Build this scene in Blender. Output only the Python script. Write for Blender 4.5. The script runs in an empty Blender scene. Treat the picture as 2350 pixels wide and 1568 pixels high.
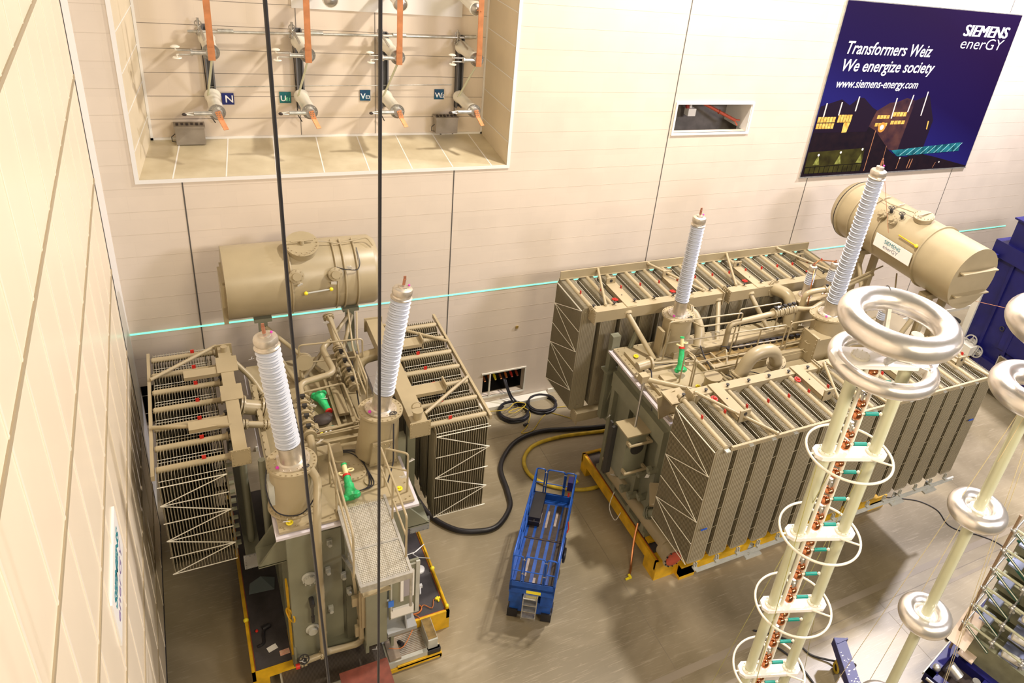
import bpy, math, random
from mathutils import Vector, Matrix, Euler
random.seed(7)
COL = bpy.context.scene.collection
PI = math.pi
V = Vector

# ------------------------------------------------------------------ materials
def _nodes(m):
    m.use_nodes = True
    nt = m.node_tree
    return nt, nt.nodes, nt.links, nt.nodes['Principled BSDF']

def mat(name, col, rough=0.5, metal=0.0, var=0.0, scale=3.0, bump=0.0, bscale=40.0, coat=0.0, col2=None, emit=None, es=0.0, trans=0.0):
    m = bpy.data.materials.new(name)
    nt, N, L, b = _nodes(m)
    b.inputs['Base Color'].default_value = (*col, 1)
    b.inputs['Roughness'].default_value = rough
    b.inputs['Metallic'].default_value = metal
    b.inputs['Coat Weight'].default_value = coat
    b.inputs['Transmission Weight'].default_value = trans
    if emit:
        b.inputs['Emission Color'].default_value = (*emit, 1)
        b.inputs['Emission Strength'].default_value = es
    tc = None
    if var > 0 or col2:
        tc = N.new('ShaderNodeTexCoord')
        n = N.new('ShaderNodeTexNoise'); n.inputs['Scale'].default_value = scale; n.inputs['Detail'].default_value = 6
        L.new(tc.outputs['Object'], n.inputs['Vector'])
        r = N.new('ShaderNodeValToRGB')
        c2 = col2 if col2 else tuple(c * (1 - var) for c in col)
        r.color_ramp.elements[0].position = 0.3; r.color_ramp.elements[1].position = 0.7
        r.color_ramp.elements[0].color = (*c2, 1); r.color_ramp.elements[1].color = (*[min(1, c * (1 + var * .4)) for c in col], 1)
        L.new(n.outputs['Fac'], r.inputs['Fac']); L.new(r.outputs['Color'], b.inputs['Base Color'])
    if bump > 0:
        tc = tc or N.new('ShaderNodeTexCoord')
        n2 = N.new('ShaderNodeTexNoise'); n2.inputs['Scale'].default_value = bscale
        L.new(tc.outputs['Object'], n2.inputs['Vector'])
        bp = N.new('ShaderNodeBump'); bp.inputs['Strength'].default_value = bump; bp.inputs['Distance'].default_value = 0.02
        L.new(n2.outputs['Fac'], bp.inputs['Height']); L.new(bp.outputs['Normal'], b.inputs['Normal'])
    return m

TAN = mat('tan_paint', (0.39, 0.32, 0.195), 0.36, 0, var=0.10, scale=1.3)
TANR = mat('tan_radiator_paint', (0.30, 0.26, 0.175), 0.45, 0, var=0.08, scale=1.0)
GRN = mat('grey_green_tank_paint', (0.235, 0.235, 0.165), 0.40, 0, var=0.22, scale=1.1)
STEEL = mat('bare_steel', (0.50, 0.48, 0.44), 0.32, 0.9, var=0.15, scale=6)
GALV = mat('galvanised_steel', (0.62, 0.61, 0.57), 0.38, 0.75, var=0.25, scale=9)
ALU = mat('spun_aluminium', (0.84, 0.80, 0.76), 0.28, 0.86, var=0.14, scale=3.5, bump=0.25, bscale=5)
DARK = mat('dark_metal', (0.045, 0.042, 0.04), 0.5, 0.3)
BLACK = mat('black_rubber', (0.015, 0.014, 0.018), 0.42, 0)
CAPM = mat('cast_aluminium_cap', (0.62, 0.56, 0.47), 0.36, 0.7, var=0.15, scale=8)
PORC = mat('grey_white_silicone', (0.60, 0.63, 0.70), 0.34, 0, coat=0.2)
CREAM = mat('cream_white_paint', (0.80, 0.77, 0.66), 0.32, 0, coat=0.3)
CREAMG = mat('pale_green_glass_fibre', (0.60, 0.61, 0.43), 0.25, 0, coat=0.5, var=0.06, scale=2)
WHITE = mat('white_paint', (0.85, 0.83, 0.79), 0.4)
TAG = mat('white_paper', (0.88, 0.87, 0.84), 0.7)
YEL = mat('yellow_paint', (0.80, 0.47, 0.015), 0.45, 0, var=0.30, scale=3)
YELH = mat('yellow_hose_rubber', (0.60, 0.43, 0.03), 0.5, var=0.3, scale=5)
YBR = mat('bright_yellow', (0.9, 0.75, 0.03), 0.4)
BLUE = mat('blue_lift_paint', (0.010, 0.085, 0.42), 0.35, 0, var=0.35, scale=5)
NAVY = mat('navy_blue_paint', (0.010, 0.010, 0.125), 0.42, 0, var=0.3, scale=1.5)
DECK = mat('dark_anti_slip_deck', (0.07, 0.062, 0.065), 0.7, 0, var=0.35, scale=2.5, bump=0.3, bscale=80)
BROWN = mat('worn_dark_strip', (0.055, 0.038, 0.03), 0.65, 0, var=0.4, scale=8)
REDB = mat('red_brown_board', (0.19, 0.05, 0.03), 0.45, 0, var=0.35, scale=5)
RED = mat('red_paint', (0.62, 0.03, 0.02), 0.4)
REDO = mat('red_oxide', (0.45, 0.07, 0.03), 0.45)
COPPER = mat('copper', (0.80, 0.36, 0.17), 0.28, 1.0, var=0.12, scale=7)
COPB = mat('copper_bar', (0.72, 0.30, 0.13), 0.42, 0.55, var=0.2, scale=5)
SPH = mat('polished_copper', (0.62, 0.24, 0.11), 0.12, 1.0)
TEAL = mat('teal_resistor', (0.0, 0.26, 0.22), 0.4)
GREENP = mat('green_plastic_wrap', (0.03, 0.50, 0.16), 0.35, 0, var=0.3, scale=9, bump=0.5, bscale=14)
DKGR = mat('dark_green_resistor', (0.01, 0.11, 0.06), 0.3, coat=0.4)
MAG = mat('magenta_tape', (0.65, 0.05, 0.45), 0.5)
ORANGE = mat('orange_cable', (0.55, 0.16, 0.03), 0.5)
BRZ = mat('dark_bronze_edge', (0.30, 0.20, 0.07), 0.45, 0.3, var=0.5, scale=6)
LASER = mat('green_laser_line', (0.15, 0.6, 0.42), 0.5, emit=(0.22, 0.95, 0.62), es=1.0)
TEXTW = mat('white_lettering', (0.92, 0.92, 0.94), 0.5)
TEXTT = mat('teal_lettering', (0.01, 0.20, 0.25), 0.5)
TEXTP = mat('purple_grey_lettering', (0.20, 0.14, 0.30), 0.5)
GREY = mat('mid_grey_paint', (0.32, 0.32, 0.31), 0.45, 0, var=0.1)
LILAC = mat('pale_lilac_gasket', (0.62, 0.58, 0.62), 0.5)
LGREY = mat('pale_grey_paint', (0.52, 0.52, 0.46), 0.45, 0, var=0.15)

def brick_mat(name, c1, c2, axis, pitch_u, pitch_v, joint, rough=0.42):
    """panelled wall: faint board joints, drawn from world position"""
    m = bpy.data.materials.new(name)
    nt, N, L, b = _nodes(m)
    tc = N.new('ShaderNodeTexCoord')
    sp = N.new('ShaderNodeSeparateXYZ'); L.new(tc.outputs['Object'], sp.inputs[0])
    cb = N.new('ShaderNodeCombineXYZ')
    L.new(sp.outputs[axis], cb.inputs[0]); L.new(sp.outputs[2], cb.inputs[1])
    br = N.new('ShaderNodeTexBrick')
    br.inputs['Scale'].default_value = 1.0
    br.inputs['Brick Width'].default_value = pitch_u
    br.inputs['Row Height'].default_value = pitch_v
    br.inputs['Mortar Size'].default_value = joint
    br.inputs['Mortar Smooth'].default_value = 0.2
    br.offset = 0.35
    br.inputs['Color1'].default_value = (*c1, 1); br.inputs['Color2'].default_value = (*[c * .965 for c in c1], 1)
    br.inputs['Mortar'].default_value = (*c2, 1)
    L.new(cb.outputs[0], br.inputs['Vector'])
    n = N.new('ShaderNodeTexNoise'); n.inputs['Scale'].default_value = 0.9; n.inputs['Detail'].default_value = 5
    L.new(tc.outputs['Object'], n.inputs['Vector'])
    mx = N.new('ShaderNodeMixRGB'); mx.blend_type = 'MULTIPLY'; mx.inputs[0].default_value = 0.16
    L.new(br.outputs['Color'], mx.inputs[1]); L.new(n.outputs['Fac'], mx.inputs[2])
    L.new(mx.outputs[0], b.inputs['Base Color'])
    b.inputs['Roughness'].default_value = rough
    bp = N.new('ShaderNodeBump'); bp.inputs['Strength'].default_value = 0.35; bp.inputs['Distance'].default_value = 0.01
    n3 = N.new('ShaderNodeTexNoise'); n3.inputs['Scale'].default_value = 0.7
    L.new(tc.outputs['Object'], n3.inputs['Vector'])
    L.new(n3.outputs['Fac'], bp.inputs['Height']); L.new(bp.outputs['Normal'], b.inputs['Normal'])
    return m

WALLM = brick_mat('pale_wall_boards', (0.82, 0.71, 0.585), (0.77, 0.665, 0.545), 0, 1.15, 0.6, 0.004)
DOORM = mat('pale_cream_sheet', (0.90, 0.785, 0.61), 0.28, 0, var=0.04, scale=0.5)
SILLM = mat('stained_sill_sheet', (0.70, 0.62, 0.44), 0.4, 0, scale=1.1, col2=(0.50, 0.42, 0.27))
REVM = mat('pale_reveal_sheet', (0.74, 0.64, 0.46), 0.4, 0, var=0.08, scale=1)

def floor_mat():
    m = bpy.data.materials.new('sealed_concrete_floor')
    nt, N, L, b = _nodes(m)
    tc = N.new('ShaderNodeTexCoord')
    n1 = N.new('ShaderNodeTexNoise'); n1.inputs['Scale'].default_value = 0.35; n1.inputs['Detail'].default_value = 8; n1.inputs['Distortion'].default_value = 0.6
    L.new(tc.outputs['Object'], n1.inputs['Vector'])
    r1 = N.new('ShaderNodeValToRGB')
    r1.color_ramp.elements[0].position = 0.35; r1.color_ramp.elements[0].color = (0.20, 0.163, 0.098, 1)
    r1.color_ramp.elements[1].position = 0.68; r1.color_ramp.elements[1].color = (0.39, 0.325, 0.215, 1)
    L.new(n1.outputs['Fac'], r1.inputs['Fac'])
    # long swirly scratches
    mp = N.new('ShaderNodeMapping'); mp.inputs['Rotation'].default_value = (0, 0, 0.6); mp.inputs['Scale'].default_value = (0.9, 14, 1)
    L.new(tc.outputs['Object'], mp.inputs['Vector'])
    n2 = N.new('ShaderNodeTexNoise'); n2.inputs['Scale'].default_value = 1.5; n2.inputs['Detail'].default_value = 4; n2.inputs['Distortion'].default_value = 1.5
    L.new(mp.outputs[0], n2.inputs['Vector'])
    r2 = N.new('ShaderNodeValToRGB')
    r2.color_ramp.elements[0].position = 0.56; r2.color_ramp.elements[0].color = (0, 0, 0, 1)
    r2.color_ramp.elements[1].position = 0.72; r2.color_ramp.elements[1].color = (1, 1, 1, 1)
    L.new(n2.outputs['Fac'], r2.inputs['Fac'])
    mx = N.new('ShaderNodeMixRGB'); mx.blend_type = 'MIX'
    mult = N.new('ShaderNodeMath'); mult.operation = 'MULTIPLY'; mult.inputs[1].default_value = 0.30
    L.new(r2.outputs[0], mult.inputs[0]); L.new(mult.outputs[0], mx.inputs[0])
    L.new(r1.outputs[0], mx.inputs[1]); mx.inputs[2].default_value = (0.56, 0.48, 0.36, 1)
    L.new(mx.outputs[0], b.inputs['Base Color'])
    rr = N.new('ShaderNodeMapRange'); rr.inputs[3].default_value = 0.27; rr.inputs[4].default_value = 0.42
    L.new(n1.outputs['Fac'], rr.inputs[0]); L.new(rr.outputs[0], b.inputs['Roughness'])
    bp = N.new('ShaderNodeBump'); bp.inputs['Strength'].default_value = 0.08; bp.inputs['Distance'].default_value = 0.01
    L.new(n2.outputs['Fac'], bp.inputs['Height']); L.new(bp.outputs['Normal'], b.inputs['Normal'])
    return m
FLOORM = floor_mat()

def checker_mat():
    m = bpy.data.materials.new('tread_plate')
    nt, N, L, b = _nodes(m)
    tc = N.new('ShaderNodeTexCoord')
    w = N.new('ShaderNodeTexWave'); w.inputs['Scale'].default_value = 12; w.inputs['Distortion'].default_value = 2
    L.new(tc.outputs['Object'], w.inputs['Vector'])
    r = N.new('ShaderNodeValToRGB')
    r.color_ramp.elements[0].color = (0.07, 0.055, 0.045, 1); r.color_ramp.elements[1].color = (0.17, 0.14, 0.11, 1)
    L.new(w.outputs['Fac'], r.inputs['Fac']); L.new(r.outputs[0], b.inputs['Base Color'])
    b.inputs['Roughness'].default_value = 0.45; b.inputs['Metallic'].default_value = 0.4
    return m
TREAD = checker_mat()

def poster_mat():
    m = bpy.data.materials.new('night_sky_print')
    nt, N, L, b = _nodes(m)
    tc = N.new('ShaderNodeTexCoord')
    sp = N.new('ShaderNodeSeparateXYZ'); L.new(tc.outputs['Object'], sp.inputs[0])
    add = N.new('ShaderNodeMath'); add.operation = 'MULTIPLY_ADD'; add.inputs[1].default_value = 0.35
    L.new(sp.outputs[0], add.inputs[0]); L.new(sp.outputs[2], add.inputs[2])
    mr = N.new('ShaderNodeMapRange'); mr.inputs[1].default_value = 1.0; mr.inputs[2].default_value = 7.5
    L.new(add.outputs[0], mr.inputs[0])
    r = N.new('ShaderNodeValToRGB')
    e = r.color_ramp.elements
    e[0].position = 0.0; e[0].color = (0.007, 0.005, 0.085, 1)
    e[1].position = 1.0; e[1].color = (0.009, 0.0015, 0.027, 1)
    x = e.new(0.33); x.color = (0.012, 0.010, 0.115, 1)
    x = e.new(0.6); x.color = (0.008, 0.0025, 0.047, 1)
    L.new(mr.outputs[0], r.inputs[0]); L.new(r.outputs[0], b.inputs['Base Color'])
    b.inputs['Roughness'].default_value = 0.7; b.inputs['Specular IOR Level'].default_value = 0.12
    return m

# ------------------------------------------------------------------ mesh builder
def frame(d):
    d = d.normalized()
    a = V((0, 0, 1)) if abs(d.z) < 0.9 else V((0, 1, 0))
    u = a.cross(d).normalized()
    return u, d.cross(u).normalized()

class MB:
    def __init__(s): s.v = []; s.f = []; s.sm = []
    def add(s, vs, fs, smooth=False, M=None):
        o = len(s.v)
        s.v += [tuple(M @ V(p)) if M else tuple(p) for p in vs]
        for f in fs: s.f.append(tuple(i + o for i in f)); s.sm.append(smooth)
        return s
    def box(s, lo, hi, M=None):
        x0, y0, z0 = lo; x1, y1, z1 = hi
        vs = [(x0, y0, z0), (x1, y0, z0), (x1, y1, z0), (x0, y1, z0), (x0, y0, z1), (x1, y0, z1), (x1, y1, z1), (x0, y1, z1)]
        return s.add(vs, [(0, 3, 2, 1), (4, 5, 6, 7), (0, 1, 5, 4), (1, 2, 6, 5), (2, 3, 7, 6), (3, 0, 4, 7)], M=M)
    def cbox(s, c, d, M=None):
        return s.box([c[i] - d[i] / 2 for i in range(3)], [c[i] + d[i] / 2 for i in range(3)], M)
    def bar(s, p0, p1, w, h):
        """rectangular bar between two points, w across, h in the up direction"""
        p0, p1 = V(p0), V(p1); u, v = frame(p1 - p0)
        vs = []
        for p in (p0, p1):
            for a, b in ((-1, -1), (1, -1), (1, 1), (-1, 1)): vs.append(p + u * a * w / 2 + v * b * h / 2)
        return s.add(vs, [(3, 2, 1, 0), (4, 5, 6, 7), (0, 1, 5, 4), (1, 2, 6, 5), (2, 3, 7, 6), (3, 0, 4, 7)])
    def cyl(s, p0, p1, r0, r1=None, n=16, caps=True):
        r1 = r0 if r1 is None else r1
        return s.lathe(p0, V(p1) - V(p0), [(0, r0), ((V(p1) - V(p0)).length, r1)], n, caps)
    def lathe(s, p0, d, prof, n=24, caps=True):
        p0 = V(p0); d = V(d).normalized(); u, v = frame(d)
        vs = []
        for t, r in prof:
            for k in range(n):
                a = 2 * PI * k / n
                vs.append(p0 + d * t + (u * math.cos(a) + v * math.sin(a)) * r)
        fs = []
        for i in range(len(prof) - 1):
            for k in range(n):
                k2 = (k + 1) % n
                fs.append((i * n + k, i * n + k2, (i + 1) * n + k2, (i + 1) * n + k))
        s.add(vs, fs, True)
        if caps:
            o = len(s.v) - len(vs)
            s.f.append(tuple(o + k for k in reversed(range(n)))); s.sm.append(False)
            s.f.append(tuple(o + (len(prof) - 1) * n + k for k in range(n))); s.sm.append(False)
        return s
    def tube(s, pts, r, n=8, rnd=0.0, seg=5, closed=False):
        pts = [V(p) for p in pts]
        if rnd > 0 and len(pts) > 2:
            out = [pts[0]]
            for i in range(1, len(pts) - 1):
                a, b, c = pts[i - 1], pts[i], pts[i + 1]
                q = min(rnd, (a - b).length * .48, (c - b).length * .48)
                s0 = b + (a - b).normalized() * q; s1 = b + (c - b).normalized() * q
                for k in range(seg + 1):
                    t = k / seg
                    out.append(s0 * (1 - t) ** 2 + b * 2 * t * (1 - t) + s1 * t * t)
            out.append(pts[-1]); pts = out
        m = len(pts); vs = []; prev = None
        for i, p in enumerate(pts):
            if closed: d = pts[(i + 1) % m] - pts[i - 1]
            else: d = pts[min(i + 1, m - 1)] - pts[max(i - 1, 0)]
            if d.length < 1e-6: d = V((0, 0, 1))
            d.normalize()
            if prev is None: u, v = frame(d)
            else:
                u = (prev - d * prev.dot(d))
                if u.length < 1e-5: u, _ = frame(d)
                u.normalize(); v = d.cross(u)
            prev = u
            for k in range(n):
                a = 2 * PI * k / n
                vs.append(p + (u * math.cos(a) + v * math.sin(a)) * r)
        fs = []
        rng = m if closed else m - 1
        for i in range(rng):
            j = (i + 1) % m
            for k in range(n):
                k2 = (k + 1) % n
                fs.append((i * n + k, i * n + k2, j * n + k2, j * n + k))
        s.add(vs, fs, True)
        if not closed:
            o = len(s.v) - len(vs)
            s.f.append(tuple(o + k for k in reversed(range(n)))); s.sm.append(False)
            s.f.append(tuple(o + (m - 1) * n + k for k in range(n))); s.sm.append(False)
        return s
    def spline(s, pts, r, n=8, sub=6, closed=False):
        P = [V(p) for p in pts]; out = []; m = len(P)
        for i in range(m if closed else m - 1):
            p0 = P[i - 1] if (i > 0 or closed) else P[0]; p1 = P[i]; p2 = P[(i + 1) % m]
            p3 = P[(i + 2) % m] if (closed or i + 2 < m) else P[-1]
            for k in range(sub):
                t = k / sub
                out.append(0.5 * ((2 * p1) + (p2 - p0) * t + (2 * p0 - 5 * p1 + 4 * p2 - p3) * t * t + (3 * p1 - p0 - 3 * p2 + p3) * t ** 3))
        if not closed: out.append(P[-1])
        return s.tube(out, r, n, closed=closed)
    def torus(s, c, R, r, d=(0, 0, 1), n=48, m=16, squash=1.0, a0=0, a1=None):
        c = V(c); d = V(d).normalized(); u, v = frame(d)
        vs = []
        for i in range(n):
            a = 2 * PI * i / n; e = u * math.cos(a) + v * math.sin(a)
            for k in range(m):
                b = 2 * PI * k / m
                vs.append(c + e * (R + r * math.cos(b)) + d * r * squash * math.sin(b))
        fs = []
        for i in range(n):
            for k in range(m):
                fs.append((i * m + k, ((i + 1) % n) * m + k, ((i + 1) % n) * m + (k + 1) % m, i * m + (k + 1) % m))
        return s.add(vs, fs, True)
    def prism(s, poly, axis, lo, hi):
        """poly: 2D outline in the two other axes (in xyz order), extruded along axis"""
        n = len(poly)
        def mk(p, t):
            q = list(p); q.insert(axis, t); return q
        vs = [mk(p, lo) for p in poly] + [mk(p, hi) for p in poly]
        fs = [tuple(reversed(range(n))), tuple(range(n, 2 * n))] + [(i, (i + 1) % n, n + (i + 1) % n, n + i) for i in range(n)]
        return s.add(vs, fs)
    def sphere(s, c, r, n=14, sq=(1, 1, 1)):
        c = V(c); vs = []; m = n // 2
        for i in range(1, m):
            t = PI * i / m
            for k in range(n):
                a = 2 * PI * k / n
                vs.append(c + V((r * sq[0] * math.sin(t) * math.cos(a), r * sq[1] * math.sin(t) * math.sin(a), r * sq[2] * math.cos(t))))
        vs += [c + V((0, 0, r * sq[2])), c - V((0, 0, r * sq[2]))]
        fs = []
        for i in range(m - 2):
            for k in range(n):
                fs.append((i * n + k, (i + 1) * n + k, (i + 1) * n + (k + 1) % n, i * n + (k + 1) % n))
        T = (m - 1) * n
        for k in range(n):
            fs.append((T, k, (k + 1) % n)); fs.append((T + 1, (m - 2) * n + (k + 1) % n, (m - 2) * n + k))
        return s.add(vs, fs, True)
    def mesh(s, name, m):
        me = bpy.data.meshes.new(name)
        me.from_pydata(s.v, [], s.f)
        me.polygons.foreach_set('use_smooth', s.sm)
        me.update(); me.validate()
        if any(s.sm): me.set_sharp_from_angle(angle=math.radians(38))
        me.materials.append(m)
        return me
    def build(s, name, m, parent=None, loc=None, **kw):
        if parent is not None and not kw:
            cl = s.clusters()
            if 1 < len(cl) <= 14:
                out = [c.build1(name, m, parent, loc) for c in cl]
                return max(out, key=lambda o: len(o.data.vertices))
        return s.build1(name, m, parent, loc, **kw)
    def clusters(s):
        """pieces that stand apart become parts of their own"""
        n = len(s.v); par = list(range(n))
        def find(i):
            while par[i] != i: par[i] = par[par[i]]; i = par[i]
            return i
        for f in s.f:
            a = find(f[0])
            for i in f[1:]: par[find(i)] = a
        isl = {}
        for i in range(n): isl.setdefault(find(i), []).append(i)
        keys = list(isl)
        if len(keys) < 2 or len(keys) > 160: return [s]
        bb = []
        for k in keys:
            P_ = [s.v[i] for i in isl[k]]
            bb.append([[min(p[a] for p in P_) - .012 for a in range(3)], [max(p[a] for p in P_) + .012 for a in range(3)]])
        g = list(range(len(keys)))
        def fg(i):
            while g[i] != i: i = g[i]
            return i
        for i in range(len(keys)):
            for j in range(i):
                if all(bb[i][0][a] <= bb[j][1][a] and bb[j][0][a] <= bb[i][1][a] for a in range(3)): g[fg(i)] = fg(j)
        cl = {}
        for i, k in enumerate(keys): cl.setdefault(fg(i), set()).update(isl[k])
        if len(cl) < 2: return [s]
        res = []
        for vs in cl.values():
            mp = {}; c = MB()
            for i in sorted(vs): mp[i] = len(c.v); c.v.append(s.v[i])
            for f, sm in zip(s.f, s.sm):
                if f[0] in vs: c.f.append(tuple(mp[i] for i in f)); c.sm.append(sm)
            res.append(c)
        return res
    def build1(s, name, m, parent=None, loc=None, **kw):
        o = bpy.data.objects.new(name, s.mesh(name, m))
        COL.objects.link(o)
        if parent is not None: o.parent = parent
        if loc: o.location = loc
        if kw: tag(o, **kw)
        return o

def tag(o, label=None, cat=None, group=None, kind=None):
    if label: o['label'] = label
    if cat: o['category'] = cat
    if group: o['group'] = group
    if kind: o['kind'] = kind
    return o
def empty(name, loc=(0, 0, 0), rz=0, **kw):
    o = bpy.data.objects.new(name, None); COL.objects.link(o)
    o.location = loc; o.rotation_euler = (0, 0, rz); o.empty_display_size = 0.2
    return tag(o, **kw)
def copy_tree(o, parent=None, **kw):
    c = o.copy(); COL.objects.link(c); c.parent = parent
    for ch in o.children: copy_tree(ch, c)
    return tag(c, **kw)
def text(name, body, size, m, M, parent=None, shear=0.0, extrude=0.002, bold=0.0, align='LEFT', width=None, fat=0.0):
    """lettering as a mesh; M places it. width: exact run length"""
    cu = bpy.data.curves.new(name, 'FONT'); cu.body = body; cu.size = size; cu.shear = shear
    cu.extrude = extrude; cu.offset = bold; cu.align_x = align; cu.resolution_u = 3
    t = bpy.data.objects.new(name, cu); COL.objects.link(t)
    bpy.context.view_layer.update()
    me = bpy.data.meshes.new_from_object(t.evaluated_get(bpy.context.evaluated_depsgraph_get()))
    bpy.data.objects.remove(t)
    if width:
        xs = [v.co.x for v in me.vertices]; w = max(xs) - min(xs); x0 = min(xs)
        for v in me.vertices: v.co.x = (v.co.x - x0) * width / w
    if fat:                                                # heavier strokes: the same outlines laid again slightly to the side
        q = MB()
        for k in (0, 1, 2): q.add([(v.co.x + fat * (k - 1), v.co.y, v.co.z + .0006 * k) for v in me.vertices], [tuple(p.vertices) for p in me.polygons])
        me = q.mesh(name, m)
    me.transform(M); me.materials.clear(); me.materials.append(m)
    o = bpy.data.objects.new(name, me); COL.objects.link(o)
    if parent is not None: o.parent = parent
    return o
# matrix that stands text upright on the back wall (reads along +x, faces -y)
def wallM(x, y, z): return Matrix.Translation((x, y, z)) @ Matrix.Rotation(PI / 2, 4, 'X')

def bolts(mb, c, d, R, n, r=0.02, h=0.03):
    c = V(c); d = V(d).normalized(); u, v = frame(d)
    for k in range(n):
        a = 2 * PI * k / n
        p = c + (u * math.cos(a) + v * math.sin(a)) * R
        mb.cyl(p, p + d * h, r, n=6)
    return mb

# ================================================================== THE SETTING
YB = 19.94
def S(mb, name, m): return mb.build(name, m, kind='structure')
# floor
f = MB(); f.box((-2.5, -6, -0.3), (36, 23, 0)); S(f, 'floor', FLOORM)
# slab joints and a rail slot in the floor
f = MB()
for x in (2.1, 9.1, 15.6, 22): f.box((x, -4, 0), (x + .014, YB, .003))
for y in (8.2, 18.2): f.box((-1.5, y, 0), (34, y + .02, .003))
S(f, 'trim_1', mat('floor_joint', (0.24, 0.20, 0.14), 0.5))
f = MB(); f.box((1.2, 8.55, 0), (30, 8.75, .004)); f.box((1.2, 7.9, 0), (30, 8.0, .004)); S(f, 'trim_2', mat('floor_track', (0.31, 0.26, 0.19), 0.35, 0.0))

# back wall built around the big recess, the slot window and the two low hatches
X0, X1 = -1.62, 36
RX0, RX1, RZ0 = -0.85, 8.25, 8.80
w = MB()
def wallrect(x0, x1, z0, z1): w.box((x0, YB, z0), (x1, YB + .25, z1))
HX0, HX1, HZ0, HZ1 = 13.85, 16.85, 9.65, 10.60       # slot window
LX0, LX1, LZ0, LZ1 = 8.02, 9.52, .36, 1.30            # low hatch with copper couplings
KX0, KX1, KZ0, KZ1 = -1.58, -.85, 1.55, 2.95          # dark hatch in the left corner
wallrect(X0, RX0, RZ0, 24); wallrect(RX1, HX0, RZ0, 24)
wallrect(HX0, HX1, HZ1, 24); wallrect(HX0, HX1, RZ0, HZ0); wallrect(HX1, X1, RZ0, 24)
wallrect(X0, X1, KZ1, RZ0)
wallrect(KX1, X1, LZ1, KZ1)
wallrect(KX1, LX0, LZ0, LZ1); wallrect(LX1, X1, LZ0, LZ1); wallrect(KX1, X1, 0, LZ0)
wallrect(X0, KX0, 0, KZ1); wallrect(KX0, KX1, 0, KZ0)
S(w, 'wall_back', WALLM)
# panel seams
s_ = MB()
for x in (0.0, 6.68, 13.68, 20.25, 28.45):
    z1 = RZ0 if x < 8 else 24
    s_.box((x, YB - .006, 0), (x + .03, YB + .01, z1))
S(s_, 'trim_3', mat('wall_seam', (0.10, 0.09, 0.08), 0.6))
s_ = MB()
for i in range(1, 33):
    z = 1.44 + .5955 * i
    if z > 20: break
    if z < RZ0: s_.box((X0, YB - .003, z), (34, YB + .01, z + .008))
    else:
        s_.box((X0, YB - .003, z), (RX0 - .1, YB + .01, z + .008)); s_.box((RX1 + .1, YB - .003, z), (HX0 - .05 if HZ0 - .1 < z < HZ1 + .05 else 34, YB + .01, z + .008))
        if HZ0 - .1 < z < HZ1 + .05: s_.box((HX1 + .05, YB - .003, z), (34, YB + .01, z + .008))
S(s_, 'trim_4', mat('board_joint', (0.60, 0.515, 0.415), 0.6))

# recess: splayed left reveal, straight right reveal, sloping sill, back wall
BY = 22.15; BZ0 = 8.98; BX0, BX1 = -0.55, 8.25
r = MB()
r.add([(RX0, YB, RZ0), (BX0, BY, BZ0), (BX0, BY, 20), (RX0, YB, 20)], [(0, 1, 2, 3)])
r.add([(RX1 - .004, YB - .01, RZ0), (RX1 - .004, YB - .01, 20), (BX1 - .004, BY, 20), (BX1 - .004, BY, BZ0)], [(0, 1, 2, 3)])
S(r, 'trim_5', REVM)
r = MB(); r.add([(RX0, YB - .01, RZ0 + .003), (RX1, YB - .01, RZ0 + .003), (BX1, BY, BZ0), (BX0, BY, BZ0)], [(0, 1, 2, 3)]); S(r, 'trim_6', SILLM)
r = MB(); r.box((BX0 - .1, BY, BZ0 - .2), (BX1 + .1, BY + .2, 20)); S(r, 'wall_recess', WALLM)
# white edge strips round the recess
r = MB()
r.box((RX0 - .09, YB - .03, RZ0 - .09), (RX1 + .09, YB + .02, RZ0)); r.box((RX0 - .09, YB - .03, RZ0), (RX0, YB + .02, 20)); r.box((RX1, YB - .03, RZ0), (RX1 + .09, YB + .02, 20))
r.box((BX0, BY - .04, BZ0), (BX1, BY, BZ0 + .06)); r.box((BX0, BY - .04, BZ0), (BX0 + .06, BY, 20)); r.box((BX1 - .05, BY - .04, BZ0), (BX1, BY, 20))
S(r, 'trim_7', WHITE)
# light sheet joints on sill and reveals, dark joints on the recess wall
r = MB()
for i in range(8):
    t = (i + .6) / 8
    a = V((RX0 + (RX1 - RX0) * t, YB, RZ0 + .004)); b = V((BX0 + (BX1 - BX0) * t, BY, BZ0 + .004)); r.bar(a, b, .03, .006)
for i in range(12):
    z = 9.5 + i * .9
    r.bar((RX0 + .004, YB, z), (BX0 + .004, BY, z + .1), .006, .025); r.bar((RX1 - .01, YB, z), (BX1 - .01, BY, z), .006, .025)
S(r, 'trim_8', WHITE)
r = MB()
for i in range(14):
    z = 9.52 + i * .5955; r.box((BX0, BY - .004, z), (BX1, BY + .01, z + .012))
for x in (3.03, 5.03): r.box((x, BY - .005, BZ0), (x + .022, BY + .01, 20))
S(r, 'trim_9', mat('recess_joint', (0.22, 0.19, 0.16), 0.6))
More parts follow.
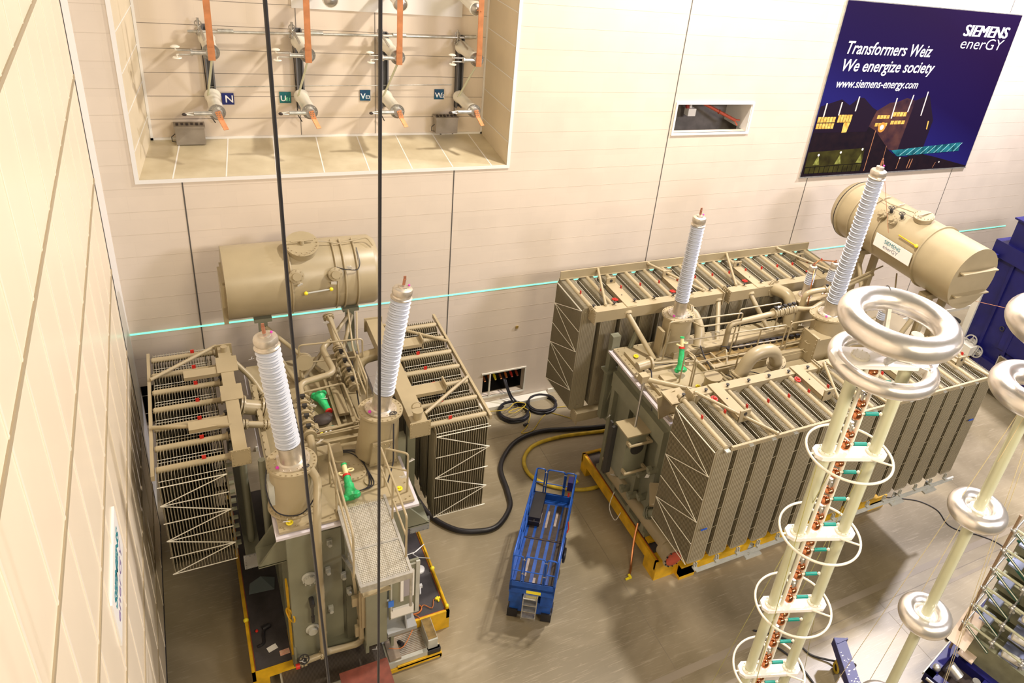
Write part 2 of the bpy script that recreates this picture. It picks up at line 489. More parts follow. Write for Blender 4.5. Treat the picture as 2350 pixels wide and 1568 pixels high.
# slot window: white frame, dark shallow chamber behind it
r = MB()
for a in ((HX0 - .07, HX1 + .07, HZ1, HZ1 + .07), (HX0 - .07, HX1 + .07, HZ0 - .07, HZ0)): r.box((a[0], YB - .04, a[2]), (a[1], YB + .04, a[3]))
r.box((HX0 - .07, YB - .04, HZ0), (HX0, YB + .04, HZ1)); r.box((HX1, YB - .04, HZ0), (HX1 + .07, YB + .04, HZ1))
r.box((HX1 - .03, YB, HZ0), (HX1, YB + 1.3, HZ1))
S(r, 'window_1', WHITE)
r = MB(); r.box((HX0 - .1, YB + 1.3, 8.7), (HX1 + .6, YB + 1.4, 11.2)); r.box((HX0 - .1, YB + .26, 8.7), (HX0 - .02, YB + 1.3, 11.2)); r.box((HX0, YB + .26, 8.7), (HX1 + .6, YB + 1.3, 8.8)); r.box((HX0, YB + .26, 11.1), (HX1 + .6, YB + 1.3, 11.2))
S(r, 'wall_chamber', mat('chamber_dark_cladding', (0.22, 0.20, 0.19), 0.6, var=0.3))
# low hatch chambers
r = MB()
for (a, b, c, d) in ((LX0, LX1, LZ0, LZ1), (KX0, KX1, KZ0, KZ1)):
    r.box((a - .05, YB + .9, c - .1), (b + .05, YB + 1, d + .1)); r.box((a - .1, YB + .26, c - .1), (b + .1, YB + .9, c - .02)); r.box((a - .1, YB + .26, d + .02), (b + .1, YB + .9, d + .1))
    r.box((a - .1, YB + .26, c - .1), (a - .02, YB + .9, d + .1)); r.box((b + .02, YB + .26, c - .1), (b + .1, YB + .9, d + .1))
S(r, 'wall_hatch_lining', mat('hatch_black_lining', (0.02, 0.02, 0.02), 0.7))
r = MB()
r.box((LX0 - .05, YB - .03, LZ1), (LX1 + .05, YB + .02, LZ1 + .05)); r.box((LX1, YB - .03, LZ0), (LX1 + .05, YB + .02, LZ1)); r.box((LX0 - .05, YB - .03, LZ0 - .06), (LX1 + .05, YB + .02, LZ0)); r.box((LX0 + .22, YB - .03, LZ0), (LX0 + .27, YB + .02, LZ1))
r.box((LX0 - .1, YB - .35, 0), (LX1 + .9, YB - .02, .12))
S(r, 'trim_10', CREAM)
r = MB(); r.box((1.0, YB - .05, .0), (7.9, YB, .16)); r.box((10.5, YB - .05, 0), (34, YB, .16)); S(r, 'baseboard_back', CREAM)

# left wall behind, and the big sheet-clad sliding door that covers it
r = MB(); r.box((-1.9, -6, 0), (-1.62, YB + .25, 24)); S(r, 'wall_left', WALLM)
r = MB(); r.box((-1.62, 18.2, 0), (-1.585, YB, 24)); S(r, 'lit_wall_strip', WHITE)  # white strip stands for the lit left wall beyond the door edge
r = MB(); r.box((-1.6, -6, .35), (-1.5, 17.35, 24)); S(r, 'door_1', DOORM)
r = MB(); r.box((-1.6, 17.35, .35), (-1.495, 17.45, 24)); r.box((-1.60, -6, .3), (-1.485, 17.4, .36)); S(r, 'trim_12', mat('dark_door_edge', (0.02, 0.02, 0.03), 0.6))  # near-black strips along the door's far edge and foot
r = MB()
for z in (1.75, 3.75, 5.75, 7.82, 9.88, 11.95, 14.0, 16.0): r.box((-1.5, -6, z), (-1.482, 17.35, z + .07))
S(r, 'trim_13', mat('door_seam_strip', (0.40, 0.33, 0.22), 0.45))
r = MB()
y = -5.0
while y < 17.2:
    r.box((-1.5, y, .4), (-1.492, y + .05, 24)); y += 1.16
S(r, 'door_glint_strip', mat('door_groove_glint', (0.93, 0.85, 0.72), 0.3))  # pale strips paint the bright reflections along the door's vertical grooves
r = MB(); r.box((-1.62, -6, 0), (-1.56, YB, .14)); S(r, 'baseboard_left', CREAM)
# glowing strip imitating the green laser line projected on the back wall
r = MB(); r.box((-1.58, YB - .012, 4.58), (34, YB - .004, 4.625)); S(r, 'laser_glow_strip', LASER)

# ================================================================== WALL FITTINGS
# ---- disconnector switches in the recess
def switch(x, label, lean):
    e = empty('disconnector_switch', (x, BY, 10.2), label=label, cat='disconnector switch', group='earthing disconnectors in the wall recess')
    p = MB(); p.box((-.09, -.22, -.35), (-.055, -.02, 1.75)); p.box((.055, -.22, -.35), (.09, -.02, 1.75)); p.box((-.09, -.05, -.35), (.09, -.01, 1.75)); p.build('mounting_channel', mat('channel_steel', (0.17, 0.17, 0.18), 0.45, 0.5) if x < 1.5 else bpy.data.materials['channel_steel'], e)
    for nm, z in (('insulator', 0.0), ('insulator', 1.45)):
        q = MB(); q.lathe((0, -.2, z), (0, -1, 0), [(0, .19), (.08, .19), (.12, .16), (1.15, .16), (1.2, .18), (1.3, .18)], 20); i_ = q.build(nm, CREAM, e)
        g = MB(); g.cyl((0, -1.5, z), (0, -1.56, z), .19, n=20); bolts(g, (0, -1.56, z), (0, -1, 0), .15, 8, .015, .02); g.build('end_flange', STEEL, i_)
    # upper contact with two corona discs
    q = MB(); q.cyl((0, -1.62, 1.45), (-.38, -1.62, 1.45), .055); q.cyl((-.38, -1.62, 1.45), (-.42, -1.62, 1.45), .08); q.cyl((-.42, -1.62, 1.5), (-.68, -1.62, 1.5), .018, n=8); q.cyl((-.42, -1.62, 1.4), (-.66, -1.62, 1.4), .018, n=8)
    q.cyl((0, -1.56, 1.45), (0, -1.68, 1.45), .11); c_ = q.build('upper_contact', GALV, e)
    g = MB(); g.tube([(-.68, -1.62, 1.5), (-.72, -1.62, 1.5), (-.72, -1.62, 1.57)], .015, 6); g.lathe((-.72, -1.62, 1.56), (0, 0, 1), [(0, .09), (.02, .1), (.045, .06)], 16)
    g.tube([(-.66, -1.62, 1.4), (-.7, -1.62, 1.4), (-.7, -1.62, 1.33)], .015, 6); g.lathe((-.7, -1.62, 1.34), (0, 0, -1), [(0, .09), (.02, .1), (.045, .06)], 16); g.build('corona_disc', CREAM, c_)
    # lower contact arm
    q = MB(); q.cyl((0, -1.62, 0), (-.50, -1.62, 0), .055); q.cyl((-.50, -1.62, 0.03), (-.68, -1.62, 0.0), .02, n=8); q.cyl((-.5, -1.62, -.04), (-.68, -1.62, -.02), .02, n=8); q.cyl((0, -1.56, 0), (0, -1.68, 0), .12)
    q.build('lower_contact', GALV, e)
    g = MB(); g.sphere((-.7, -1.62, -.02), .045, 10, (1.3, .8, .9)); g.build('contact_tip', BROWN, e)
    # copper bar rising out of the picture, and the short copper strap below
    q = MB(); q.box((-.075, -1.72, 1.3), (.075, -1.69, 1.75)); q.add([(-.07, -1.70, 1.62), (.07, -1.70, 1.62), (.07 + lean * .03, -1.72, 3.1), (-.07 + lean * .03, -1.72, 3.1), (-.07, -1.73, 1.62), (.07, -1.73, 1.62), (.07 + lean * .03, -1.75, 3.1), (-.07 + lean * .03, -1.75, 3.1)], [(0, 1, 2, 3), (7, 6, 5, 4), (0, 4, 5, 1), (1, 5, 6, 2), (2, 6, 7, 3), (3, 7, 4, 0)])
    q.build('copper_bar', COPB, e)
    q = MB(); q.bar((0, -1.72, .08), (.06, -1.76, -.12), .12, .02); q.bar((.06, -1.76, -.12), (.14 + lean * .01, -1.95, -.30), .12, .02); st = q.build('copper_strap', COPB, e)
    g = MB()
    for a in (-.03, .03):
        for b in (-.05, 0, .05): g.cyl((a + .02, -1.735, b), (a + .02, -1.765, b), .012, n=6)
    g.build('strap_bolt', STEEL, st)
    # linkage: pivoting lever on top and long pale pull rod
    q = MB(); q.bar((-.14, -.3, 1.75), (-.05, -1.3, 1.5), .05, .03); q.tube([(-.16, -.3, 1.95), (-.16, -.3, 1.6)], .03, 8); q.torus((-.16, -.3, 1.82), .07, .015, (0, 1, 0), 14, 6); q.torus((-.2, -.3, 1.6), .07, .015, (1, .3, 0), 14, 6); q.build('lever', STEEL, e)
    q = MB(); q.cyl((.02, -1.6, 1.4), (-.12, -.45, .05), .028, n=8); q.build('pull_rod', CREAMG, e)
    q = MB(); q.cyl((-.14, -.12, 1.75), (-.10, -.10, -.55), .012, n=6); q.cyl((-.10, -.14, -.55), (.0, -.1, -.75), .014, n=6); q.build('control_wire', DARK, e)
    return e
switch(.95, 'disconnector switch beside the N sign, leftmost in the wall recess', 0)
switch(3.06, 'disconnector switch with copper bar beside the green UE1 sign', 0)
switch(5.27, 'disconnector switch beside the VE3 sign, behind the right hanging cable', 0)
switch(7.42, 'rightmost disconnector switch, beside the WE2 sign in the recess', -1)
q = MB(); q.cyl((.55, BY - .3, 11.82), (7.75, BY - .3, 11.95), .035, n=10)
for x in (1.35, 3.45, 5.6, 7.6): q.cyl((x - .15, BY - .3, 11.83 + x * .018), (x + .2, BY - .3, 11.835 + x * .018), .06, n=10)
q.build('drive_shaft', GALV, label='long horizontal steel drive shaft linking the four wall switches', cat='shaft')
q = MB(); q.cyl((.9, BY - .12, 10.40), (7.2, BY - .12, 10.53), .013, n=6); q.build('tie_rod', GALV, label='thin horizontal rod crossing the recess just above the signs', cat='rod')
# top support insulators with copper connection just at the frame's top edge
for x, lb in ((3.66, 'insulator at the top edge between the first two copper bars'), (5.35, 'insulator end at the top edge near the right hanging cable'), (7.35, 'insulator at the top of the recess joined to the rightmost copper bar')):
    e = empty('support_insulator', (x, BY, 12.95), label=lb, cat='insulator', group='upper support insulators in the recess')
    q = MB(); q.lathe((0, 0, .15), (0, -1, -.08), [(0, .2), (.1, .15), (1.35, .15), (1.4, .19), (1.5, .19)], 20); q.build('insulator_body', CREAM, e)
    q = MB(); q.lathe((0, -1.49, .03), (0, -1, -.05), [(0, .17), (.05, .14), (.1, .05)], 16); q.build('end_fitting', STEEL, e)
q = MB(); q.bar((7.35, BY - 1.62, 12.98), (7.42, BY - 1.74, 12.98), .1, .025); q.build('copper_link', COPB, label='short copper link at the top of the rightmost copper bar', cat='copper link')
# white board on the recess wall at the top edge
q = MB(); q.box((2.95, BY - .05, 12.45), (7.45, BY - .01, 14)); q.build('white_board', WHITE, label='white board on the recess wall at the top edge of the picture', cat='board')
# letter plates
def plate(x, z, big, small, m, lb):
    q = MB(); q.box((-.14, -.03, -.15), (.14, 0, .15)); o = q.build('letter_plate', m, loc=(x, BY - .005, z), label=lb, cat='sign', group='phase letter plates in the recess')
    text('letter', big, .27 if not small else .21, TEXTW, wallM(-.075 if not small else -.125, -.034, -.09), o, bold=.003)
    if small: text('letter', small, .13, TEXTW if 'E2' in small or 'E3' in small else bpy.data.materials['pale_green_print'], wallM(.005 if big != 'W' else .03, -.034, -.09), o, bold=.001)
    return o
mat('pale_green_print', (0.25, 0.85, 0.55), 0.5)
NV = mat('dark_blue_plate', (0.01, 0.02, 0.16), 0.45); TG = mat('teal_green_plate', (0.0, 0.20, 0.17), 0.45, col2=(0.01, 0.08, 0.14), scale=7); TB = mat('dark_teal_plate', (0.004, 0.10, 0.16), 0.45, col2=(0.01, 0.03, 0.12), scale=5)
plate(1.30, 10.06, 'N', '', NV, 'dark blue plate with a white letter N')
plate(2.68, 10.10, 'U', 'E1', TG, 'teal green plate marked U E1')
plate(4.76, 10.17, 'V', 'E3', TB, 'dark teal plate marked V E3')
plate(6.87, 10.21, 'W', 'E2', TB, 'dark teal plate marked W E2')
# motor drive boxes
def drive_box(x, z, s, lb):
    e = empty('drive_box', (x, BY, z), label=lb, cat='metal box', group='grey drive boxes in the recess')
    q = MB(); q.box((-.33 * s, -.42, -.24), (.33 * s, -.08, .22)); q.build('housing', mat('weathered_grey_box', (0.33, 0.29, 0.24), 0.5, 0.3, var=.2) if s == 1 else bpy.data.materials['weathered_grey_box'], e)
    q = MB(); q.box((-.35 * s, -.45, .2), (.35 * s, -.06, .25)); q.build('lid', bpy.data.materials['weathered_grey_box'], e)
    q = MB()
    for i in range(6): q.box((-.3 * s + i * .11 * s, -.35 + .03 * (i % 2), .25), (-.24 * s + i * .11 * s, -.25, .29))
    q.build('top_rib', BROWN, e)
    q = MB(); q.cyl((-.15, -.3, -.24), (-.15, -.3, -.3), .03, n=8); q.cyl((.22 * s, -.3, -.24), (.22 * s, -.3, -.29), .025, n=8); q.tube([(-.33 * s, -.25, 0), (-.42 * s, -.25, -.08), (-.42 * s, -.25, -.2), (-.33 * s, -.25, -.22)], .012, 6); q.build('cable_gland', DARK, e)
    q = MB(); q.box((-.2, -.1, -.1), (.2, 0, .1)); q.build('bracket', DARK, e)
drive_box(.34, 9.22, 1, 'grey metal drive box at the left end of the recess, near the N switch')
drive_box(7.02, 9.38, .98, 'grey metal drive box at the right end of the recess below WE2')
# red insulator arm and white box in the slot window
e = empty('contact_arm', (14.8, YB + .9, 10.55), label='red articulated arm inside the slot window of the back wall', cat='arm')
q = MB(); q.cyl((.35, -.1, -.06), (1.75, -.55, -.62), .055, n=12); q.build('arm_tube', REDO, e)
q = MB(); q.cyl((-.3, 0, 0), (.4, -.1, -.05), .11, n=12); q.sphere((0, 0, -.12), .14); q.cyl((0, 0, 0), (0.05, -.05, -.35), .07); q.torus((-.35, 0, -.05), .1, .03, (1, .3, 0), 14, 6); q.build('arm_joint', mat('dark_red_joint', (0.28, 0.03, 0.02), .4), e)
q = MB(); q.bar((1.72, -.54, -.60), (1.9, -.6, -.6), .05, .04); q.bar((1.72, -.54, -.62), (1.84, -.6, -.78), .05, .04); q.torus((1.15, -.36, -.38), .07, .015, (1, -.3, -.4), 14, 6); q.build('claw', REDO, e)
q = MB(); q.box((14.85, YB + .75, 9.95), (15.15, YB + 1.0, 10.2)); q.cyl((15, YB + .9, 10.2), (15, YB + .9, 10.45), .05); q.build('white_box', TAG, label='small white box hanging below the red arm in the slot window', cat='box')
# copper pipe couplings in the low hatch
for i in range(7):
    x = LX0 + .36 + i * .172 - (.26 if i == 0 else .0) + (.0)
    x = LX0 + .12 if i == 0 else LX0 + .30 + (i - 1) * .2
    q = MB(); q.cyl((0, .55, .04), (0, .25, -.02), .035, n=10); q.cyl((0, .25, -.02), (0, .08, -.08), .05, .035, n=10)
    q.build('pipe_coupling', [COPPER, ORANGE, YBR, COPPER, ORANGE, RED, REDO][i], loc=(x, YB, LZ1 - .28), label=['coupling in the narrow left bay of the low hatch', 'orange coupling first in the wide bay of the low hatch', 'yellow coupling in the low hatch', 'copper coupling third from the right in the low hatch', 'orange coupling left of the red ones in the low hatch', 'bright red coupling in the low hatch', 'rightmost dark red coupling in the low hatch'][i], cat='coupling', group='pipe couplings in the low wall hatch')
q = MB(); q.box((9.03, YB - .03, 2.99), (9.12, YB - .004, 3.09)); q.build('wall_socket', mat('brass_socket', (.5, .35, .1), .4, .5), label='tiny brass socket plate alone on the back wall', cat='socket')

# ---- the big banner on the back wall
PX, PZ = 19.85, 7.85
PW, PH = 9.35, 6.30
e = empty('banner', (PX, YB, PZ), label='large dark blue banner with a night factory picture and white lettering', cat='banner')
q = MB(); q.box((0, -.05, 0), (PW, -.03, PH)); q.build('banner_sheet', poster_mat(), e)
q = MB(); q.box((-.04, -.06, -.05), (PW + .04, -.01, 0)); q.box((-.03, -.045, 0), (0, -.01, PH)); q.box((PW, -.045, 0), (PW + .03, -.01, PH)); q.box((0, -.045, PH), (PW, -.01, PH + .03)); q.build('banner_frame', GALV, e)
def flat(name, polys, m, dy, parent=e):
    q = MB()
    for p in polys: q.prism([(a, b) for a, b in p], 1, -.05 - dy, -.05 - dy + .0015)
    return q.build(name, m, parent)
def flatmat(n, c, c2=None, sc=3):
    m = mat(n, c, .7, col2=c2, scale=sc); m.node_tree.nodes['Principled BSDF'].inputs['Specular IOR Level'].default_value = 0.1
    return m
flat('printed_picture', [[(0, 0), (9.35, 0), (9.35, .06), (7.05, .55), (5.9, .75), (5.4, .6), (4.78, .64), (4.2, .95), (3.17, 1.74), (2.66, 2.0), (.02, 1.80)]], flatmat('print_black', (0.008, 0.005, 0.010), (0.016, 0.008, 0.012)), .002)
flat('printed_picture', [[(.03, 1.7), (2.7, 1.7), (3.0, 2.5), (2.66, 2.63), (2.07, 3.0), (1.83, 3.0), (1.45, 2.72), (.98, 2.94), (.05, 2.68)], [(4.6, .7), (6.2, .6), (6.25, 2.1), (5.55, 3.12), (4.7, 2.85)]], flatmat('print_dark_roof', (0.014, 0.007, 0.018)), .004)
flat('printed_picture', [[(2.75, 1.9), (3.2, 1.72), (4.2, .95), (4.75, .85), (4.85, 2.9), (4.35, 3.0), (3.9, 2.85), (3.5, 2.81), (2.92, 2.5)]], flatmat('print_facade', (0.11, 0.045, 0.035), (0.020, 0.010, 0.022), 1.6), .005)
flat('printed_picture', [[(.1, .13), (3.0, .11), (2.9, 1.05), (.06, .96)]], flatmat('print_green_wall', (0.060, 0.055, 0.012), (0.02, 0.016, 0.005), 2.2), .006)
yel = flatmat('print_lit_window', (0.95, 0.62, 0.16), (0.55, 0.28, 0.04), 7)
win = []
for u0, v0, u1, v1, nx, nz in ((.08, 1.85, .95, 2.33, 6, 2), (1.05, 2.08, 1.75, 2.42, 5, 1), (3.05, 2.2, 3.72, 2.36, 4, 1), (3.86, 2.28, 4.62, 2.48, 4, 1), (3.05, 1.90, 3.72, 2.06, 4, 1), (3.86, 1.97, 4.66, 2.14, 4, 1)):
    for i in range(nx):
        for k in range(nz):
            a = u0 + (u1 - u0) * i / nx; b = u0 + (u1 - u0) * (i + .85) / nx; c = v0 + (v1 - v0) * k / nz; d = v0 + (v1 - v0) * (k + .85) / nz
            win.append([(a, c), (b, c), (b, d), (a, d)])
win.append([(1.42, 1.68), (1.66, 1.70), (1.72, 2.1), (1.40, 2.1)]); win.append([(6.0, 1.75), (6.07, 1.72), (6.02, 2.08), (5.95, 2.08)])
flat('printed_picture', win, yel, .008)
flat('printed_picture', [[(a, b), (a + .06, b), (c + .06, d), (c, d)] for a, b, c, d in ((1.78, 2.5, 1.78, 3.05), (3.79, 2.2, 3.77, 3.0), (4.58, 2.45, 4.62, 3.12), (5.40, 2.3, 5.37, 3.25), (.28, 2.3, .28, 2.8), (1.0, 2.35, 1.0, 2.84))], flatmat('print_pale_mast', (0.75, 0.66, 0.60)), .010)
flat('printed_picture', [[(3.20, .1), (3.23, .1), (3.20, 1.74), (3.17, 1.74)], [(4.10, .1), (4.12, .1), (4.06, 1.1), (4.04, 1.1)], [(5.0, .1), (5.03, .1), (5.06, .55), (5.03, .55)], [(5.6, .1), (5.64, .1), (5.68, .5), (5.64, .5)], [(5.75, .1), (5.79, .1), (5.83, .5), (5.79, .5)], [(7.2, .06), (7.22, .06), (7.3, .3), (7.28, .3)]], flatmat('print_orange_pole', (0.45, 0.20, 0.10)), .010)
flat('printed_picture', [[(4.4, .9), (8.45, 1.13), (8.5, .76), (4.85, .64)]], flatmat('print_teal_bridge', (0.02, 0.20, 0.24), (0.004, 0.04, 0.06), 5), .008)
def disc(u, v, r, n=14): return [(u + r * math.cos(2 * PI * k / n), v + r * math.sin(2 * PI * k / n)) for k in range(n)]
flat('printed_picture', [disc(3.46, 1.86, .20)], flatmat('print_glow', (0.75, 0.28, 0.05)), .010)
flat('printed_picture', [disc(3.46, 1.86, .10), disc(.6, .84, .05), disc(1.69, .91, .05), disc(2.79, 1.0, .05), disc(5.04, .56, .035), disc(7.5, .3, .035)], flatmat('print_white_light', (1, .93, .8)), .012)
flat('printed_picture', [[(u, .84), (u + .16, .45), (u - .16, .45)] for u in (.6, 1.69, 2.79)], flatmat('print_green_glow', (0.30, 0.32, 0.08), (.10, .10, .02), 9), .008)
fen = [[(.08, .36), (3.05, .42), (3.05, .44), (.08, .38)]] + [[(.1 + i * .24, .1), (.12 + i * .24, .1), (.12 + i * .24, .38), (.1 + i * .24, .38)] for i in range(13)]
flat('printed_picture', fen, flatmat('print_fence', (0.004, 0.003, 0.004)), .010)
brd = []
for i in range(9):
    a = 4.95 + i * .4; brd.append([(a, .68 + .008 * i), (a + .04, .68 + .008 * i), (a + .42, .95 + .02 * i), (a + .38, .95 + .02 * i)])
flat('printed_picture', brd, flatmat('print_bridge_brace', (0.30, 0.62, 0.62)), .010)
text('lettering', 'Transformers Weiz', .62, TEXTW, wallM(.53, -.056, 4.56), e, shear=.22, bold=.006, width=4.35)
text('lettering', 'We energize society', .60, TEXTW, wallM(.55, -.056, 3.96), e, shear=.22, bold=.006, width=4.75)
text('lettering', 'www.siemens-energy.com', .44, TEXTW, wallM(.50, -.056, 3.37), e, shear=.22, bold=.003, width=4.2)
text('logo_lettering', 'SIEMENS', .60, TEXTW, wallM(6.28, -.056, 5.40), e, shear=.12, width=2.6, fat=.028)
text('logo_lettering', 'enerGY', .60, TEXTW, wallM(6.33, -.056, 4.93), e, shear=.12, bold=-.006, width=2.5)

# ---- sign on the left sliding door (seen almost edge-on)
e = empty('wall_sign', (-1.5, 9.9, 6.78), label='white company sign on the left sliding door, seen almost edge-on', cat='sign')
q = MB(); q.box((0, -.97, -.42), (.03, .97, .42)); q.build('sign_board', WHITE, e)
LM = Matrix(((0, 0, 1, .032), (1, 0, 0, -.72), (0, 1, 0, 0), (0, 0, 0, 1)))
text('lettering', 'SIEMENS', .30, TEXTT, LM @ Matrix.Translation((0, .04, 0)), e, bold=.008, width=1.45)
text('lettering', 'enerGY', .27, TEXTP, LM @ Matrix.Translation((0, -.26, 0)), e, bold=-.002, width=1.45)
# ================================================================== TRANSFORMER PARTS
_rad = {}
def radiator_meshes(L, pitch, H=2.62):
    thin = H < 3
    k = (L, pitch, H)
    if k in _rad: return _rad[k]
    n = int(L / pitch)
    q = MB()
    prof = [(-.26, -H + .06), (-.2, -H), (.2, -H), (.26, -H + .06), (.26, -.10), (.20, .02), (-.20, .02), (-.26, -.10)]
    for i in range(n):
        x = i * pitch + .02; q.prism(prof, 0, x + .003, x + .012); q.prism([(a * (.58 if thin else .86), b + (.03 if b < -H + .1 else (-.26 if thin else -.015))) for a, b in prof], 0, x - (.004 if thin else .006), x + (.020 if thin else .022))
    x0, x1 = .02, (n - 1) * pitch + .036
    xe = (n - 1) * pitch + .042
    for j in range(9):                                     # pressed channels on the outermost plates
        y = -.20 + j * .05
        q.box((.004, y - .012, -H + .08), (.015, y + .012, -.13)); q.box((xe - .001, y - .012, -H + .08), (xe + .010, y + .012, -.13))
    q.cyl((-.02, 0, -H + .12), (x1, 0, -H + .12), .05, n=10)
    fins = q.mesh('radiator', TANR)
    q = MB(); q.cyl((-.28, 0, 0), (x1 + .01, 0, 0), .068, n=14); q.cyl((-.06, 0, 0), (-.10, 0, 0), .10, n=14); q.cyl((-.13, 0, 0), (-.17, 0, 0), .10, n=14)
    q.cyl((x1 + .01, 0, 0), (x1 + .03, 0, 0), .055, n=12)
    pipe = q.mesh('header_pipe', TAN)
    q = MB(); q.cbox((.62 * x1 - .35, .0, .09), (.075, .014, .13)); q.cyl((.62 * x1 - .35, 0, .05), (.62 * x1 - .35, 0, .1), .012, n=6)
    red = q.mesh('vent_tag', RED)
    tie = [MB().cyl((.02, s * .268, -.06), (x1, s * .268, -.06), .006, n=5).mesh('tie_rod', CREAM) for s in (-1, 1)]
    q = MB(); q.cyl((-.12, .0, .06), (-.12, .0, .16), .02, n=6); q.cyl((-.12, 0, .15), (-.12, 0, .17), .045, n=10); 
    valve = q.mesh('valve', DARK)
    _rad[k] = (fins, pipe, red, tie, valve, x1)
    return _rad[k]
def radiator(parent, L, pitch, loc, rz, H=2.62):
    ms = radiator_meshes(L, pitch, H)
    o = bpy.data.objects.new('radiator', ms[0]); COL.objects.link(o); o.parent = parent; o.location = loc; o.rotation_euler = (0, 0, rz)
    for nm, me in (('header_pipe', ms[1]), ('vent_tag', ms[2]), ('tie_rod', ms[3][0]), ('tie_rod', ms[3][1]), ('valve', ms[4])):
        c = bpy.data.objects.new(nm, me); COL.objects.link(c); c.parent = o
        if nm == 'vent_tag': c['label'] = 'small red tag'
    return o
def end_brace(parent, A0, A1, z0, z1, n, start, off, rr=.011):
    """white zigzag rods over the end face of a bank: A0/A1 = the two vertical edges (x,y)"""
    q = MB(); ox, oy = off
    def P(side, i):
        a = A0 if side == 0 else A1
        return V((a[0] + ox, a[1] + oy, z0 + (z1 - z0) * i / n))
    for i in range(n + 1): q.cyl(P(0, i), P(1, i), rr, n=6)
    s = start
    for i in range(n): q.cyl(P(s, i), P(1 - s, i + 1), rr, n=6); s = 1 - s
    return q.build('zigzag_brace', CREAM, parent)
def bushing(parent, base, top, r, sheds, hcap=.30):
    """condenser bushing: metal neck > shed insulator > aluminium cap > copper terminal"""
    base, top = V(base), V(top); d = (top - base).normalized(); L = (top - base).length
    q = MB(); q.lathe(base, d, [(0, r * 1.5), (.035, r * 1.5), (.036, r * 1.05), (.06, r * .92), (.40, r * .86), (.41, r * .95), (.45, r * .95)], 28)
    bolts(q, base + d * .035, d, r * 1.35, 14, .014, .025)
    nk = q.build('bushing', CAPM, parent)
    q = MB(); prof = [(0, r * .66)]
    h = L - .45 - hcap; p = h / sheds
    for i in range(sheds):
        t = i * p; R = r * (1.0 if i % 2 == 0 else .93) * (1 - .06 * i / sheds)
        prof += [(t + p * .18, r * .62), (t + p * .44, R * .98), (t + p * .53, R), (t + p * .60, R * .97), (t + p * .72, r * .64)]
    prof += [(h, r * .8)]
    q.lathe(base + d * .45, d, prof, 32); q.build('insulator', PORC, nk)
    q = MB(); c0 = base + d * (L - hcap)
    q.lathe(c0, d, [(0, r * .96), (.02, r * .98), (.04, r * .84), (.07, r * .80), (.09, r * .86), (.11, r * .90), (.19, r * .90), (.225, r * .84), (.24, r * .70), (.25, r * .45), (hcap * .92, r * .42)], 28)
    q.build('cap', CAPM, nk)
    q = MB(); q.cyl(top, top + d * .13, .030, n=10); q.cbox(top + d * .15, (.05, .02, .09)); q.build('terminal', mat('dull_copper_terminal', (.45, .2, .12), .5, .5) if 'dull_copper_terminal' not in bpy.data.materials else bpy.data.materials['dull_copper_terminal'], nk)
    q = MB(); u, v = frame(d); q.sphere(top + u * r * .5 + d * -.01, .025, 8); q.sphere(base + d * .05 + u * -r * 1.2 + v * -r * .6, .035, 8); q.build('marker_tape', MAG, nk)
    return nk
def turret(parent, base, top, r0, r1, rf):
    base, top = V(base), V(top); d = (top - base).normalized(); L = (top - base).length
    q = MB(); q.lathe(base, d, [(0, rf * .98), (.04, rf * .98), (.041, r0), (L - .05, r1)], 36)
    bolts(q, base + d * .04, d, rf * .92, 22, .018, .03)
    t = q.build('turret', TAN, parent)
    q = MB(); q.lathe(top - d * .05, d, [(0, rf), (.05, rf)], 40); bolts(q, top, d, rf * .92, 26, .015, .022); q.build('top_flange', TAN, t)
    q = MB(); u, v = frame(d); c = top + d * .0 + V((.2 * rf / .45, -.25 * rf / .45, .03)); q.torus(c, .07, .012, (0, .3, 1), 14, 6); q.build('lifting_eye', DARK, t)
    return t
def railing(parent, posts, z0, z1, mids=(.55,), r=.022, name='railing'):
    """posts: list of (x,y); one railing section with top rail, mid rail and posts as ONE part"""
    q = MB()
    pts = [(posts[0][0], posts[0][1], z0)] + [(p[0], p[1], z1) for p in (posts[0], posts[-1])] + [(posts[-1][0], posts[-1][1], z0)]
    q.tube(pts, r, 8, rnd=.08)
    for p in posts[1:-1]: q.cyl((p[0], p[1], z0), (p[0], p[1], z1), r, n=8)
    for m_ in mids:
        z = z0 + (z1 - z0) * m_; q.cyl((posts[0][0], posts[0][1], z), (posts[-1][0], posts[-1][1], z), r * .85, n=8)
    return q.build(name, TAN, parent)
def valve_wheel(parent, c, d, R=.09, m=None, stem=.12):
    c, d = V(c), V(d).normalized(); q = MB(); q.torus(c + d * stem, R, R * .13, d, 18, 6); u, v = frame(d)
    for a in (u, v): q.cyl(c + d * stem - a * R, c + d * stem + a * R, R * .09, n=6)
    q.cyl(c, c + d * stem, R * .16, n=8); q.cyl(c - d * .05, c + d * .05, R * .6, n=10)
    return q.build('handwheel', m or DARK, parent)
def flange_pipe(q, pts, r, rnd=.2, fl=True):
    q.tube(pts, r, 16, rnd=rnd, seg=7)
    if fl:
        for a, b in ((0, 1), (-1, -2)):
            p = V(pts[a]); d = (V(pts[b]) - p).normalized()
            for t in (.02, .08): q.cyl(p + d * t, p + d * (t + .035), r * 1.45, n=18)
            bolts(q, p + d * .115, d, r * 1.25, 10, .012, .02)
    return q
